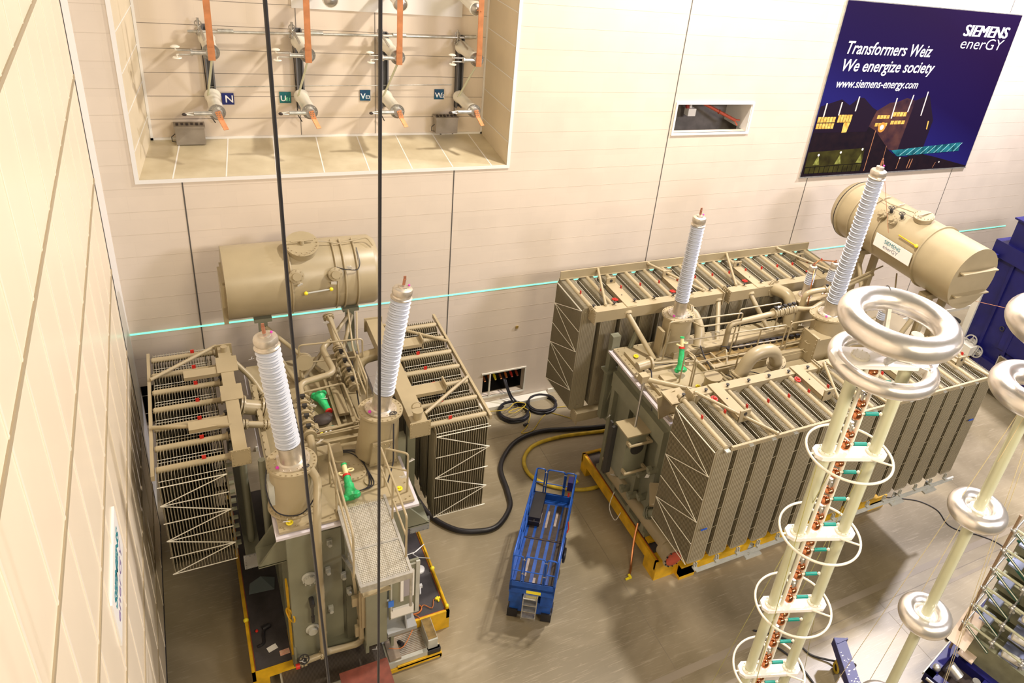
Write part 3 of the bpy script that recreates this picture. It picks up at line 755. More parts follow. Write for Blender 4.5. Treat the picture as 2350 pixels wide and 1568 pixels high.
def valve_chain(parent, p0, p1, r, n=4):
    p0, p1 = V(p0), V(p1); d = (p1 - p0).normalized(); L = (p1 - p0).length; q = MB(); prof = []
    for i in range(n):
        t = L * i / n; s = L / n
        prof += [(t, r), (t + s * .15, r), (t + s * .16, r * 1.7), (t + s * .32, r * 1.7), (t + s * .33, r * 1.1), (t + s * .6, r * 1.25), (t + s * .8, r * 1.7), (t + s * .93, r * 1.7), (t + s * .94, r)]
    q.lathe(p0, d, prof, 16)
    for i in range(n): bolts(q, p0 + d * (L * (i + .34) / n), d, r * 1.5, 8, .012, .03)
    o = q.build('valve_chain', TAN, parent)
    q = MB(); u, v = frame(d)
    for i in range(n):
        c = p0 + d * (L * (i + .5) / n); q.cyl(c, c + V((0, 0, r * 2.0)), r * .35, n=8); q.cbox(c + V((0, 0, r * 2.1)), (r * 1.2, r * 1.0, r * .6))
        q.torus(c + u * r * 1.5, r * .7, .008, v, 12, 5)
    q.build('valve_fitting', DARK, o); return o
def paper_tags(parent, pts):
    q = MB()
    for p in pts:
        M = Matrix.Translation(p) @ Euler((random.uniform(.4, 1.3), random.uniform(-.4, .4), random.uniform(-.7, .7))).to_matrix().to_4x4()
        q.cbox((0, 0, 0), (.13, .003, .12), M); q.tube([V(p), V(p) + V((.02, .01, .06))], .004, 4)
    o = q.build('paper_tag', TAG, parent); o['label'] = 'small white paper tags tied to the pipework'; return o
def small_pipes(parent, runs, r=.02, m=None, name='small_pipe'):
    for pts in runs:
        q = MB(); q.tube(pts, r, 8, rnd=.08); q.build(name, m or TAN, parent)
def header_box(parent, lo, hi, m=TAN, ends=True):
    q = MB(); q.box(lo, hi); o = q.build('header_duct', m, parent)
    q = MB()
    ax = 0 if (hi[0] - lo[0]) > (hi[1] - lo[1]) else 1
    for e_, s in ((lo[ax], -1), (hi[ax], 1)):
        a = [lo[0], lo[1], lo[2]]; b = [hi[0], hi[1], hi[2]]
        for i in range(3):
            if i != ax: a[i] -= .05; b[i] += .05
        a[ax] = min(e_, e_ + s * .03); b[ax] = max(e_, e_ + s * .03); q.box(a, b)
        o2 = 1 - ax
        d = V((0, 0, 0)); d[ax] = s
        for i in range(5):
            t = (i + .5) / 5
            for (u_, w_) in ((a[o2] + .025, a[2] + (b[2] - a[2]) * t), (b[o2] - .025, a[2] + (b[2] - a[2]) * t), (a[o2] + (b[o2] - a[o2]) * t, a[2] + .025), (a[o2] + (b[o2] - a[o2]) * t, b[2] - .025)):
                p = V((0, 0, w_)); p[ax] = e_ + s * .03; p[o2] = u_; q.cyl(p, p + d * .02, .012, n=6)
    q.build('end_plate', GREY if m is GRN else TAN, o); return o

# ================================================================== TRANSFORMER ONE (left, seen end-on)
T1 = empty('power_transformer', (2.15, 14.5, .62), label='left power transformer, seen end-on below the wall recess, with a walkway grating in front', cat='transformer', group='oil-filled power transformers in the test hall')
class Off:                                                # children use world numbers; T keeps the parent's base as origin
    pass
def child_fix(root):
    for c in root.children: c.location = c.location - root.location
P = T1
# tank
q = MB()
q.box((1.02, 12.0, .80), (3.30, 17.2, 4.76))
q.box((.95, 11.82, .80), (1.48, 12.0, 4.76))
q.box((1.60, 11.93, 1.1), (1.98, 12.0, 4.4)); q.box((2.05, 11.95, .8), (3.28, 12.0, 4.6)); q.box((.9, 11.8, .70), (2.95, 17.3, .84))
for y in (12.9, 13.9, 14.9, 15.9, 16.8): q.box((.92, y, .8), (1.02, y + .14, 4.7)); q.box((3.30, y, .8), (3.40, y + .14, 4.7))
q.prism([(11.72, .72), (12.05, .72), (12.05, 1.3), (11.80, 1.3)], 0, .93, .97)
tank = q.build('tank', GRN, P)
q = MB(); q.box((.77, 11.66, 4.72), (3.50, 17.45, 4.78)); q.build('cover_gasket', LILAC, tank)
q = MB(); q.box((1.30, 11.995, .86), (1.34, 11.999, 1.0)); q.torus((1.32, 11.80, 3.35), .11, .035, (0, 1, 0), 20, 8); q.cyl((1.32, 11.7, 3.35), (1.32, 11.83, 3.35), .10); q.torus((1.32, 11.80, 1.75), .11, .03, (0, 1, 0), 20, 8); q.cyl((1.32, 11.7, 1.75), (1.32, 11.82, 1.75), .09); bolts(q, (1.32, 11.72, 3.35), (0, -1, 0), .12, 8, .014, .03); q.build('blanking_flange', LGREY, tank)
q = MB(); q.cyl((1.33, 11.82, 2.6), (1.33, 11.66, 2.6), .04, n=8); q.cyl((1.33, 11.7, 2.6), (1.33, 11.68, 2.3), .025, n=8); q.cyl((1.33, 11.68, 2.3), (1.33, 11.68, 2.12), .035, n=8); q.cyl((1.33, 11.6, 2.7), (1.33, 11.82, 2.7), .05, n=10); q.build('sampling_valve', DARK, tank)
q = MB()
for a, b, z in ((1.75, 11.9, 4.1), (1.7, 11.9, 3.3), (2.0, 11.92, 3.0), (1.72, 11.9, 2.1), (2.15, 11.92, 3.5), (2.1, 11.9, 2.5)): q.cbox((a, b, z), (.10, .06, .14)); q.cyl((a, b - .02, z), (a, b - .12, z), .04, n=8)
q.build('bracket', LGREY, tank)
q = MB(); q.box((.90, 12.0, .8), (.935, 12.25, 3.0)); q.torus((.93, 11.95, 2.2), .16, .02, (1, .4, 0), 18, 6); q.build('earthing_reel', YEL, tank)
# jacking lugs
for s, x0, x1 in ((-1, .45, 1.0), (1, 3.32, 3.95)):
    q = MB(); q.box((x0, 12.4, 3.35), (x1, 12.44, 3.42)); q.prism([(x0, 3.36), (x1, 3.36), (x1, 4.2), (x1 - s * .0 if s < 0 else x0, 4.2)] if s < 0 else [(x0, 3.36), (x1, 3.36), (x0, 4.2)], 1, 12.38, 12.44)
    q.prism([(x0, 3.36), (x1, 3.36), (x1, 4.2)] if s < 0 else [(x0, 3.36), (x1, 3.36), (x0, 4.2)], 1, 12.9, 12.96); q.box((x0, 12.38, 3.33), (x1, 12.96, 3.38)); q.build('jacking_lug', GRN, tank)
# cover
q = MB(); q.box((.84, 11.74, 4.80), (3.42, 17.38, 4.86))
for i in range(26):
    q.cyl((.9, 11.85 + i * .21, 4.86), (.9, 11.85 + i * .21, 4.89), .015, n=6); q.cyl((3.36, 11.85 + i * .21, 4.86), (3.36, 11.85 + i * .21, 4.89), .015, n=6)
for i in range(12): q.cyl((.95 + i * .21, 11.80, 4.86), (.95 + i * .21, 11.80, 4.89), .015, n=6)
cover = q.build('cover', TAN, P)
q = MB()
for x in (1.95, 2.42, 2.74): q.box((x, 14.3, 4.86), (x + .07, 16.6, 5.0))
for y in (13.9, 14.15, 14.36): q.box((1.75, y, 4.86), (2.85, y + .06, 4.98))
q.build('cover_beam', TAN, cover)
q = MB(); q.box((2.5, 14.7, 4.98), (2.72, 16.0, 5.05)); q.box((1.8, 13.5, 4.86), (2.35, 13.8, 5.0)); q.cyl((2.45, 12.9, 4.86), (2.45, 12.9, 4.9), .26, n=24); q.cyl((2.75, 12.55, 4.86), (2.75, 12.55, 4.89), .16, n=20); bolts(q, (2.45, 12.9, 4.9), (0, 0, 1), .22, 14, .015, .02); q.build('inspection_cover', TAN, cover)
q = MB()
for i in range(3): q.spline([(1.9 + .1 * i, 14.0, 4.9), (2.1, 13.6 + .05 * i, 4.92), (2.5 + .1 * i, 13.5, 4.9), (2.7, 13.0, 4.91), (2.65 + .05 * i, 12.4, 4.9), (2.35, 12.3, 4.9)], .012, 6)
q.build('cover_wiring', BLACK, cover)
q = MB()
for x, y in ((1.05, 11.9), (3.2, 12.1), (1.95, 15.9)): q.torus((x, y, 4.9), .05, .02, (0, 0, 1), 12, 6); q.cyl((x, y, 4.86), (x, y, 4.94), .025, n=8)
q.build('lifting_point', YBR, cover)
# turrets and bushings
tl = turret(P, (1.17, 12.42, 4.86), (1.22, 12.42, 5.98), .40, .40, .455)
q = MB(); q.box((.76, 12.2, 5.15), (.86, 12.6, 5.62)); q.build('terminal_box', LGREY, tl)
q = MB(); q.spline([(.80, 12.6, 5.9), (.72, 12.3, 5.5), (.85, 12.0, 5.15), (1.25, 11.9, 5.05), (1.55, 12.05, 5.3), (1.58, 12.2, 5.8)], .014, 6); q.build('wiring_loop', BLACK, tl)
tr = turret(P, (3.05, 13.40, 4.86), (3.13, 13.42, 6.02), .46, .38, .46)
q = MB(); q.prism([(2.78, 4.9), (3.36, 4.9), (3.30, 5.5), (2.86, 5.5)], 1, 12.93, 12.98)
for i in range(6): q.cyl((2.80 + i * .108, 12.93, 4.96), (2.80 + i * .108, 12.90, 4.96), .013, n=6); q.cyl((2.87 + i * .08, 12.93, 5.44), (2.87 + i * .08, 12.90, 5.44), .013, n=6)
q.build('hatch_plate', TAN, tr)
bushing(P, (1.22, 12.42, 5.98), (.935, 12.42, 8.98), .225, 38)
bushing(P, (3.13, 13.42, 6.02), (3.585, 13.42, 9.03), .222, 42)
# radiator banks
for i in range(7):
    radiator(P, 1.28, .0535, (4.17, 13.11 + .651 * i, 5.55), 0)
for i in range(7):
    radiator(P, 1.20, .0535, (.13, 13.42 + .627 * i, 5.55), PI)
q = MB(); q.box((5.44, 12.95, 5.50), (5.50, 17.45, 5.62)); q.build('bank_rail', TAN, P)
q = MB(); q.box((-1.14, 13.2, 5.50), (-1.08, 17.4, 5.62)); q.build('bank_rail', TAN, P)
end_brace(P, (4.19, 12.84), (5.44, 12.84), 5.42, 3.0, 4, 0, (0, -.012))
end_brace(P, (-1.07, 13.15), (.11, 13.15), 5.36, 3.0, 5, 1, (0, -.012))
header_box(P, (3.68, 12.95, 5.50), (4.03, 17.3, 5.80))
header_box(P, (.27, 13.22, 5.50), (.52, 17.0, 5.80))
header_box(P, (3.70, 12.85, 2.72), (4.05, 17.2, 3.02), GRN)
header_box(P, (.27, 13.15, 2.66), (.56, 17.0, 2.95), GRN)
# splice plates and bracket arms on the header ducts
q = MB(); q.box((.20, 15.95, 5.80), (.62, 16.55, 5.815)); q.box((.20, 14.9, 5.80), (.62, 15.45, 5.815)); q.box((-.45, 15.98, 5.70), (.27, 16.25, 5.79)); q.box((-.45, 14.15, 5.70), (.27, 14.42, 5.79)); q.cyl((.40, 16.8, 5.8), (.4, 16.8, 5.93), .07); q.build('duct_bracket', TAN, P)
q = MB(); q.box((4.03, 15.9, 5.70), (4.75, 16.25, 5.79)); q.box((4.03, 13.95, 5.70), (4.75, 14.3, 5.79)); q.box((4.73, 15.9, 5.62), (4.76, 16.25, 5.92)); q.box((4.73, 13.95, 5.62), (4.76, 14.3, 5.92)); q.build('duct_bracket', TAN, P)
q = MB(); q.cyl((3.85, 13.15, 5.8), (3.85, 13.15, 5.98), .10); q.cyl((3.85, 13.15, 5.98), (3.85, 13.15, 6.01), .12); q.torus((3.85, 13.25, 6.05), .10, .014, (0, 1, 0), 16, 6); q.build('shutoff_valve', TAN, P)
for a, b in (((-1.08, 16.3, 5.66), (.25, 17.1, 5.78)), ((-1.08, 14.62, 5.66), (.30, 14.1, 5.78)), ((4.05, 13.3, 5.75), (5.44, 14.5, 5.62)), ((4.05, 17.05, 5.75), (5.44, 16.1, 5.62))):
    q = MB(); q.cyl(a, b, .042, n=10); q.build('diagonal_strut', TAN, P)
# bypass pipes between header ducts and tank
for pts, r in ((((.5, 15.45, 5.2), (1.05, 15.45, 5.0)), .17), (((.5, 14.6, 5.35), (1.05, 14.6, 5.2)), .075), (((3.95, 16.3, 5.45), (3.3, 16.3, 5.35), (3.1, 16.0, 4.9)), .16), (((.4, 16.9, 5.7), (.9, 16.4, 5.2), (1.1, 16.0, 4.9)), .06)):
    q = MB(); flange_pipe(q, pts, r); q.build('connecting_pipe', TAN, P)
q = MB(); q.box((.86, 13.1, 5.05), (.96, 16.3, 5.13))
for i in range(14): q.cyl((.88, 13.2 + i * .23, 5.13), (.88, 13.2 + i * .23, 5.17), .014, n=6)
q.build('side_duct', TAN, P)
q = MB()
for i in range(10): q.box((.02, 13.35 + (i % 5) * .01, 3.15 + i * .24), (.22, 13.45, 3.2 + i * .24))
for x, y in ((.42, 13.6), (.75, 13.3)): q.cyl((x, y, 2.9), (x, y, 5.4), .07, n=10)
q.build('vertical_pipework', GRN, P)
q = MB(); q.box((3.42, 13.2, 3.1), (3.62, 13.4, 5.3)); q.box((3.74, 13.5, 3.0), (3.92, 13.65, 5.5)); q.build('vertical_pipework', GRN, P)
# conservator (horizontal drum behind)
cz, cy, cr = 6.72, 18.35, .90
q = MB(); q.lathe((.62, cy, cz), (1, 0, 0), [(0, cr), (.02, cr), (3.35, cr), (3.40, cr * .98), (3.50, cr * .90)], 48)
cons = q.build('conservator', TAN, P)
q = MB(); q.lathe((.60, cy, cz), (1, 0, 0), [(0, cr * 1.01), (.03, cr * 1.01)], 48); q.box((.55, cy - .62, cz + .30), (.6, cy + .4, cz + .36)); q.box((.50, cy - .75, cz - .25), (.6, cy + .3, cz + .30)); q.box((.50, cy - .6, cz - .8), (.6, cy + .3, cz - .32)); q.build('end_plate', TAN, cons)
for x, rr in ((2.02, .02), (3.05, .018), (3.25, .022), (3.55, .022)):
    q = MB(); pts = [(x, cy - (cr + .03) * math.cos(a), cz + (cr + .03) * math.sin(a)) for a in [math.radians(t) for t in range(-50, 100, 10)]]
    q.tube(pts, rr, 8); q.build('drum_hoop_pipe', TAN, cons)
q = MB(); q.cyl((2.35, cy - .25, cz + .80), (2.35, cy - .32, cz + 1.02), .34, n=28); q.cyl((2.35, cy - .32, cz + 1.02), (2.35, cy - .34, cz + 1.06), .38, n=28); bolts(q, (2.35, cy - .34, cz + 1.06), (0, -.3, 1), .34, 18, .015, .03); q.cyl((2.35, cy - .35, cz + 1.05), (2.35, cy - .35, cz + 1.15), .05); q.cyl((2.1, cy - .35, cz + 1.14), (2.6, cy - .35, cz + 1.14), .022); q.build('manhole', TAN, cons)
for x, dz in ((2.12, .45), (3.0, .40)):
    q = MB(); q.lathe((x, cy - cr * .86, cz + dz), (0, -1, .3), [(0, .12), (.1, .12), (.11, .17), (.16, .17), (.17, .1), (.22, .1)], 18); bolts(q, (x, cy - cr * .86 - .15, cz + dz + .05), (0, -1, .3), .14, 8, .014, .02); q.build('drum_valve', TAN, cons)
q = MB(); q.cyl((2.30, cy - cr - .06, cz + .02), (2.85, cy - cr - .06, cz + .06), .022, n=8); q.build('level_gauge', LGREY, cons)
q = MB(); q.sphere((2.30, cy - cr - .06, cz + .02), .05, 10); q.sphere((2.88, cy - cr - .06, cz + .06), .05, 10); q.build('gauge_end', YBR, cons)
q = MB(); q.tube([(3.05, cy - .75, cz + .55), (3.2, cy - .85, cz + .52), (3.55, cy - .85, cz + .45), (3.62, cy - .75, cz + .6), (3.6, cy - .4, cz + .86)], .012, 6, rnd=.1); q.tube([(4.08, cy - .5, cz + .3), (4.12, cy - .55, cz - .2), (4.1, cy - .5, cz - .5)], .02, 6); q.build('drum_wiring', BLACK, cons)
q = MB(); q.tube([(2.4, cy - .3, cz + 1.1), (2.9, cy - .2, cz + 1.0), (3.25, cy - .25, cz + .92)], .018, 6, rnd=.1); q.tube([(3.3, cy - .25, cz + .95), (3.9, cy - .2, cz + 1.02), (4.0, cy - .4, cz + .88)], .018, 6, rnd=.1); q.build('vent_pipe', TAN, cons)
paper_tags(cons, [(2.18, cy - .97, cz + .28), (2.95, cy - .95, cz + .22), (3.35, cy - .86, cz + .55)])
# conservator frame
for x in (1.35, 3.42):
    q = MB(); q.box((x - .10, 17.95, 4.85), (x + .10, 18.15, 5.85)); q.box((x - .2, 17.85, 5.78), (x + .2, 18.7, 5.88)); q.box((x - .1, 17.2, 4.5), (x + .1, 18.15, 4.75)); q.build('support_post', GRN, P)
for a, b in (((3.4, 17.9, 5.7), (2.0, 16.5, 4.86)), ((1.4, 17.9, 5.6), (2.5, 16.6, 4.86)), ((1.4, 17.8, 5.3), (1.9, 16.2, 4.86)), ((3.45, 17.95, 5.6), (2.6, 15.9, 4.86))):
    q = MB(); q.cyl(a, b, .05, n=10); q.build('conservator_strut', TAN, P)
# main pipe from the drum with relay valves
q = MB(); flange_pipe(q, [(2.80, 17.55, 5.95), (2.86, 16.5, 5.55)], .09); q.build('conservator_pipe', TAN, P)
valve_chain(P, (2.86, 16.45, 5.53), (2.98, 15.3, 5.22), .085, 4)
q = MB(); q.tube([(2.72, 16.85, 5.62), (2.50, 16.7, 5.55), (2.62, 15.75, 5.45), (1.80, 15.60, 5.42), (1.79, 15.1, 5.40)], .075, 14, rnd=.22, seg=7); q.build('bent_pipe', TAN, P)
valve_chain(P, (1.79, 15.1, 5.40), (1.74, 13.75, 5.35), .085, 4)
q = MB(); q.tube([(1.74, 13.75, 5.35), (1.74, 13.4, 5.3), (1.72, 13.2, 4.86)], .08, 14, rnd=.2); q.build('bent_pipe', TAN, P)
small_pipes(P, [[(2.78, 17.4, 6.0), (3.0, 15.6, 5.6), (3.02, 14.9, 5.3)], [(1.85, 15.4, 5.3), (2.75, 15.5, 5.3), (2.8, 14.2, 5.2), (3.0, 14.0, 5.2)], [(1.74, 13.9, 5.2), (2.1, 13.6, 5.2), (2.1, 13.1, 5.1), (2.4, 13.0, 5.1)], [(1.75, 14.2, 5.05), (2.95, 14.25, 5.1)], [(1.8, 14.05, 5.1), (2.95, 14.05, 5.15)], [(1.62, 13.2, 5.5), (1.62, 12.2, 5.3), (1.6, 12.0, 4.9)], [(3.2, 15.0, 5.4), (3.2, 16.6, 5.5), (3.3, 17.6, 6.0)], [(3.45, 17.3, 6.1), (3.35, 16.8, 5.5), (3.3, 16.2, 5.3)], [(1.0, 13.3, 5.3), (1.35, 13.1, 5.3), (1.5, 12.9, 5.0)]], .024)
small_pipes(P, [[(3.1, 16.2, 5.4), (3.0, 15.0, 5.0), (2.95, 14.2, 4.95)], [(1.6, 15.8, 5.2), (1.58, 14.0, 5.1), (1.55, 13.0, 4.95)], [(3.3, 13.0, 5.9), (3.2, 12.6, 5.2), (3.0, 12.3, 4.9)]], .016, BLACK, 'control_cable')
# railings on the cover
railing(P, [(1.93, 16.3), (3.35, 16.2)], 4.86, 6.0)
q = MB(); q.cyl((2.02, 16.2, 5.55), (2.02, 16.35, 5.52), .20, n=20); q.build('pressure_relief_dish', TAN, P)
railing(P, [(3.1, 15.6), (3.1, 14.6)], 4.86, 6.0)
railing(P, [(1.95, 12.75), (1.92, 11.9), (1.90, 10.2)], 4.86, 5.95)
railing(P, [(2.86, 12.3), (2.86, 11.3), (2.86, 10.28)], 4.86, 5.98)
railing(P, [(2.95, 12.3), (3.34, 12.0)], 4.86, 5.9)
q = MB(); q.tube([(1.5, 12.15, 5.95), (1.62, 12.05, 5.7), (1.50, 11.55, 5.15), (1.47, 11.45, 4.7), (1.50, 11.62, 1.15), (1.58, 11.70, .98), (2.2, 11.65, .98), (2.32, 11.68, 1.05), (2.32, 11.9, 1.5)], .075, 14, rnd=.3, seg=7)
for z in (4.4, 3.0, 1.7): q.box((1.42, 11.60, z), (1.58, 11.98, z + .05))
q.build('drop_pipe', TAN, P)
# drain valve group low at the front corner
q = MB(); flange_pipe(q, [(1.0, 11.62, 1.0), (1.55, 11.66, 1.0)], .07, .05); q.build('drain_pipe', TAN, P)
dv = valve_wheel(P, (1.08, 11.55, 1.12), (0, -.3, 1), .10)
q = MB(); q.cyl((.92, 11.6, .95), (1.0, 11.6, .95), .06); q.build('drain_plug', RED, P)
# walkway platform
wk = MB()
for i in range(48): wk.box((1.98, 9.95 + i * .041, 4.895), (2.84, 9.960 + i * .041, 4.925))
for i in range(25): wk.box((1.98 + i * .035, 9.93, 4.90), (1.986 + i * .035, 11.95, 4.92))
W_ = wk.build('walkway_grating', mat('pale_grating', (.78, .76, .70), .35, .5), P)
q = MB(); q.box((1.94, 9.86, 4.80), (2.88, 9.92, 4.95)); q.box((1.93, 9.9, 4.82), (1.98, 12.0, 4.94)); q.box((2.84, 9.9, 4.82), (2.89, 12.0, 4.94)); q.box((1.95, 10.75, 4.9), (2.87, 10.79, 4.935)); q.cyl((2.86, 9.9, 4.0), (2.86, 9.9, 4.9), .03, n=8); q.bar((2.0, 10.1, 4.8), (2.0, 11.9, 3.6), .06, .05); q.bar((2.8, 10.1, 4.8), (2.8, 11.9, 3.6), .06, .05)
q.build('walkway_frame', GALV, W_)
# control cabinet hanging under the walkway, its door swung open to the right
q = MB(); q.box((2.31, 11.22, 1.35), (2.74, 11.68, 3.08)); cab = q.build('control_cabinet', GRN, P)
q = MB(); q.box((2.24, 11.12, 3.08), (2.80, 11.78, 3.12)); q.cyl((2.48, 11.45, 3.12), (2.48, 11.45, 3.3), .05); q.build('cabinet_roof', TAN, cab)
q = MB(); q.box((2.24, 11.3, 1.9), (2.31, 11.4, 3.0)); q.box((2.2, 11.35, 1.5), (2.28, 11.4, 3.0)); q.bar((2.12, 11.7, 3.6), (2.26, 11.45, 1.6), .06, .06); q.cbox((2.2, 11.45, 1.7), (.16, .1, .3)); q.cbox((2.16, 11.5, 2.6), (.16, .1, .25)); q.build('cabinet_bracket', TAN, cab)
q = MB(); q.box((2.78, 11.18, 2.05), (3.38, 11.23, 3.70)); dr = q.build('cabinet_door', GRN, cab)
q = MB(); q.box((2.80, 11.16, 2.08), (3.36, 11.18, 2.12)); q.box((2.80, 11.16, 3.6), (3.36, 11.18, 3.64)); q.box((2.80, 11.16, 2.1), (2.83, 11.18, 3.6)); q.box((3.32, 11.14, 2.1), (3.40, 11.18, 3.68)); q.build('door_frame', LGREY, dr)
q = MB(); q.box((3.0, 11.13, 2.60), (3.06, 11.18, 3.4)); q.box((3.22, 11.13, 2.68), (3.28, 11.18, 3.46)); q.box((2.84, 11.12, 2.16), (3.28, 11.18, 2.40)); q.box((2.8, 11.12, 2.16), (2.84, 11.16, 2.34)); q.build('cable_duct', WHITE, dr)
q = MB(); q.cbox((2.80, 11.13, 2.62), (.11, .03, .16)); q.cbox((3.12, 11.13, 3.62), (.07, .03, .06)); q.build('blue_cover_tape', mat('light_blue_tape', (.05, .2, .75), .5), dr)
q = MB(); q.box((3.07, 11.15, 2.7), (3.22, 11.17, 3.44)); q.build('duct_backing', mat('pale_mauve_plate', (.36, .33, .36), .4), dr)
# tank foot flange right of the cabinet
q = MB(); q.box((2.78, 11.3, 1.32), (3.42, 11.95, 1.42)); q.box((2.78, 11.55, 1.42), (3.36, 11.6, 2.2)); q.prism([(11.3, 1.42), (11.55, 1.42), (11.55, 2.0)], 0, 3.18, 3.21); q.build('foot_flange', GREY, P)
q = MB(); q.box((2.35, 11.5, .75), (2.42, 11.9, 1.3)); q.box((2.9, 11.5, .70), (2.96, 11.9, 1.3)); q.build('foot_web', GRN, P)
paper_tags(P, [(2.5, 11.2, 1.22), (1.05, 11.5, 1.2), (3.2, 12.95, 5.3), (1.9, 13.5, 5.4), (1.95, 14.6, 5.5), (2.7, 17.2, 5.95), (3.65, 12.85, 4.9), (.95, 16.9, 5.4), (3.25, 12.0, 5.3), (2.3, 15.3, 5.1), (1.0, 11.9, 4.95)])
child_fix(T1)

# ================================================================== TRANSFORMER TWO (right, seen side-on)
T2 = empty('power_transformer', (14.2, 13.7, .62), label='right power transformer, seen side-on with two long radiator banks, below the blue banner', cat='transformer', group='oil-filled power transformers in the test hall')
P = T2
q = MB()
q.box((10.15, 12.2, .80), (18.6, 15.2, 4.96)); q.box((9.98, 12.3, 3.9), (10.15, 15.1, 4.4)); q.box((10.0, 12.2, .72), (18.7, 15.2, .86))
for y in (12.3, 13.1, 14.0, 14.9): q.box((9.99, y, .8), (10.15, y + .16, 3.9))
for i in range(9): x = 10.5 + i * .95; q.box((x, 12.05, .8), (x + .15, 12.2, 4.9)); q.box((x, 15.2, .8), (x + .15, 15.35, 4.9))
tank = q.build('tank', GRN, P)
q = MB(); q.box((9.88, 12.0, 4.88), (18.8, 15.40, 4.95)); q.build('cover_gasket', LILAC, tank)
q = MB(); q.box((9.98, 12.08, 4.97), (18.72, 15.32, 5.03))
for i in range(15): q.cyl((10.05, 12.2 + i * .21, 5.03), (10.05, 12.2 + i * .21, 5.06), .016, n=6)
for i in range(40):
    for y in (12.14, 15.26): q.cyl((10.1 + i * .215, y, 5.03), (10.1 + i * .215, y, 5.06), .016, n=6)
cover = q.build('cover', TAN, P)
q = MB(); q.box((11.4, 14.36, 5.03), (16.3, 14.66, 5.22)); q.box((12.1, 13.28, 5.03), (15.6, 13.55, 5.26)); q.box((12.1, 13.30, 5.26), (15.6, 13.34, 5.34)); q.box((12.0, 13.85, 5.03), (16.2, 13.92, 5.14)); q.box((10.2, 12.9, 5.03), (10.5, 13.2, 5.06))
q.box((10.15, 12.25, 5.03), (10.25, 15.0, 5.12)); q.box((11.9, 12.3, 5.03), (12.0, 15.0, 5.13)); q.box((10.2, 14.0, 5.03), (11.7, 14.08, 5.12)); q.build('cover_beam', TAN, cover)
q = MB(); q.box((12.05, 13.57, 5.03), (15.6, 13.82, 5.08)); q.box((12.05, 14.0, 5.03), (16.2, 14.3, 5.09)); q.build('cover_channel', BRZ, cover)
q = MB(); q.box((10.55, 13.45, 5.03), (10.95, 13.75, 5.12)); q.cyl((11.75, 12.95, 5.03), (11.75, 12.95, 5.35), .22, n=24); q.cyl((11.75, 12.95, 5.35), (11.75, 12.95, 5.38), .25, n=24); q.cyl((11.4, 12.45, 5.03), (11.4, 12.45, 5.1), .24, n=24); bolts(q, (11.4, 12.45, 5.1), (0, 0, 1), .2, 12, .015, .02); q.build('inspection_cover', TAN, cover)
q = MB()
for pts in ([(10.4, 14.3, 5.1), (11.0, 14.1, 5.12), (11.9, 14.2, 5.1), (12.6, 14.2, 5.12)], [(12.4, 13.2, 5.1), (12.7, 12.9, 5.12), (13.2, 13.1, 5.1), (13.6, 12.7, 5.1)], [(12.9, 14.2, 5.3), (13.5, 14.0, 5.3), (14.2, 14.15, 5.3), (15.4, 14.1, 5.3)], [(11.9, 12.6, 5.1), (12.2, 12.8, 5.15), (12.5, 12.5, 5.1)]): q.spline(pts, .013, 6)
for i in range(12): q.cbox((13.2 + i * .24, 14.2, 5.14), (.14, .10, .12))
q.build('cover_wiring', BLACK, cover)
q = MB()
for x, y in ((10.4, 14.75), (12.9, 13.4), (15.0, 13.5), (11.1, 12.3), (11.35, 13.0), (15.8, 14.9)): q.torus((x, y, 5.08), .055, .022, (0, 0, 1), 12, 6); q.cyl((x, y, 5.03), (x, y, 5.12), .03, n=8)
q.build('lifting_point', YBR, cover)
t1 = turret(P, (11.65, 14.80, 5.03), (11.65, 14.86, 6.20), .44, .40, .47)
q = MB(); q.box((11.0, 14.55, 5.1), (11.08, 14.85, 5.9)); q.prism([(11.08, 5.05), (11.3, 5.05), (11.3, 5.9)], 1, 14.6, 14.64); q.build('side_plate', TAN, t1)
bushing(P, (11.65, 14.86, 6.20), (11.65, 14.84, 9.28), .205, 42)
t2 = turret(P, (16.2, 13.35, 5.03), (16.2, 13.55, 6.27), .55, .50, .60)
q = MB(); q.box((15.28, 12.9, 5.05), (15.36, 13.55, 5.95)); q.box((15.36, 12.95, 5.1), (15.9, 13.5, 5.85))
for i in range(7):
    for y in (12.94, 13.51): q.cyl((15.28, y, 5.1 + i * .13), (15.25, y, 5.1 + i * .13), .015, n=6)
q.build('terminal_chamber', TAN, t2)
q = MB()
for z in (5.35, 5.65): q.tube([(15.28, 13.15, z), (15.2, 13.15, z), (15.2, 13.3, z), (15.28, 13.3, z)], .012, 6)
q.build('handle', TAN, t2)
bushing(P, (16.2, 13.55, 6.27), (16.2, 13.45, 11.0), .245, 62, .36)
# low-voltage bushings
for b in ((16.52, 15.0, 6.02), (17.44, 15.0, 6.02), (17.88, 13.05, 5.70)):
    bushing(P, b, (b[0], b[1], b[2] + .98), .145, 12, .14)
q = MB(); q.box((16.1, 14.72, 5.03), (17.85, 15.28, 5.98)); q.box((16.05, 14.68, 5.98), (17.9, 15.32, 6.02)); q.build('low_voltage_turret_box', TAN, P)
q = MB(); q.cyl((17.88, 13.05, 5.03), (17.88, 13.05, 5.70), .22, n=24); q.build('small_turret', TAN, P)
q = MB(); q.tube([(16.52, 15.0, 7.12), (16.75, 15.05, 7.24), (17.44, 15.0, 7.14)], .02, 6, rnd=.1); q.tube([(16.52, 14.93, 7.12), (16.38, 14.75, 6.7), (16.40, 14.66, 5.9)], .02, 6, rnd=.1); q.build('copper_braid', COPPER, P)
# radiator banks
for i in range(15): radiator(P, 1.72, .0475, (9.754 + .6547 * i, 11.49, 6.05), -PI / 2, 3.62)
for i in range(15): radiator(P, 1.72, .0475, (9.427 + .6565 * i, 15.93, 6.10), PI / 2, 3.55)
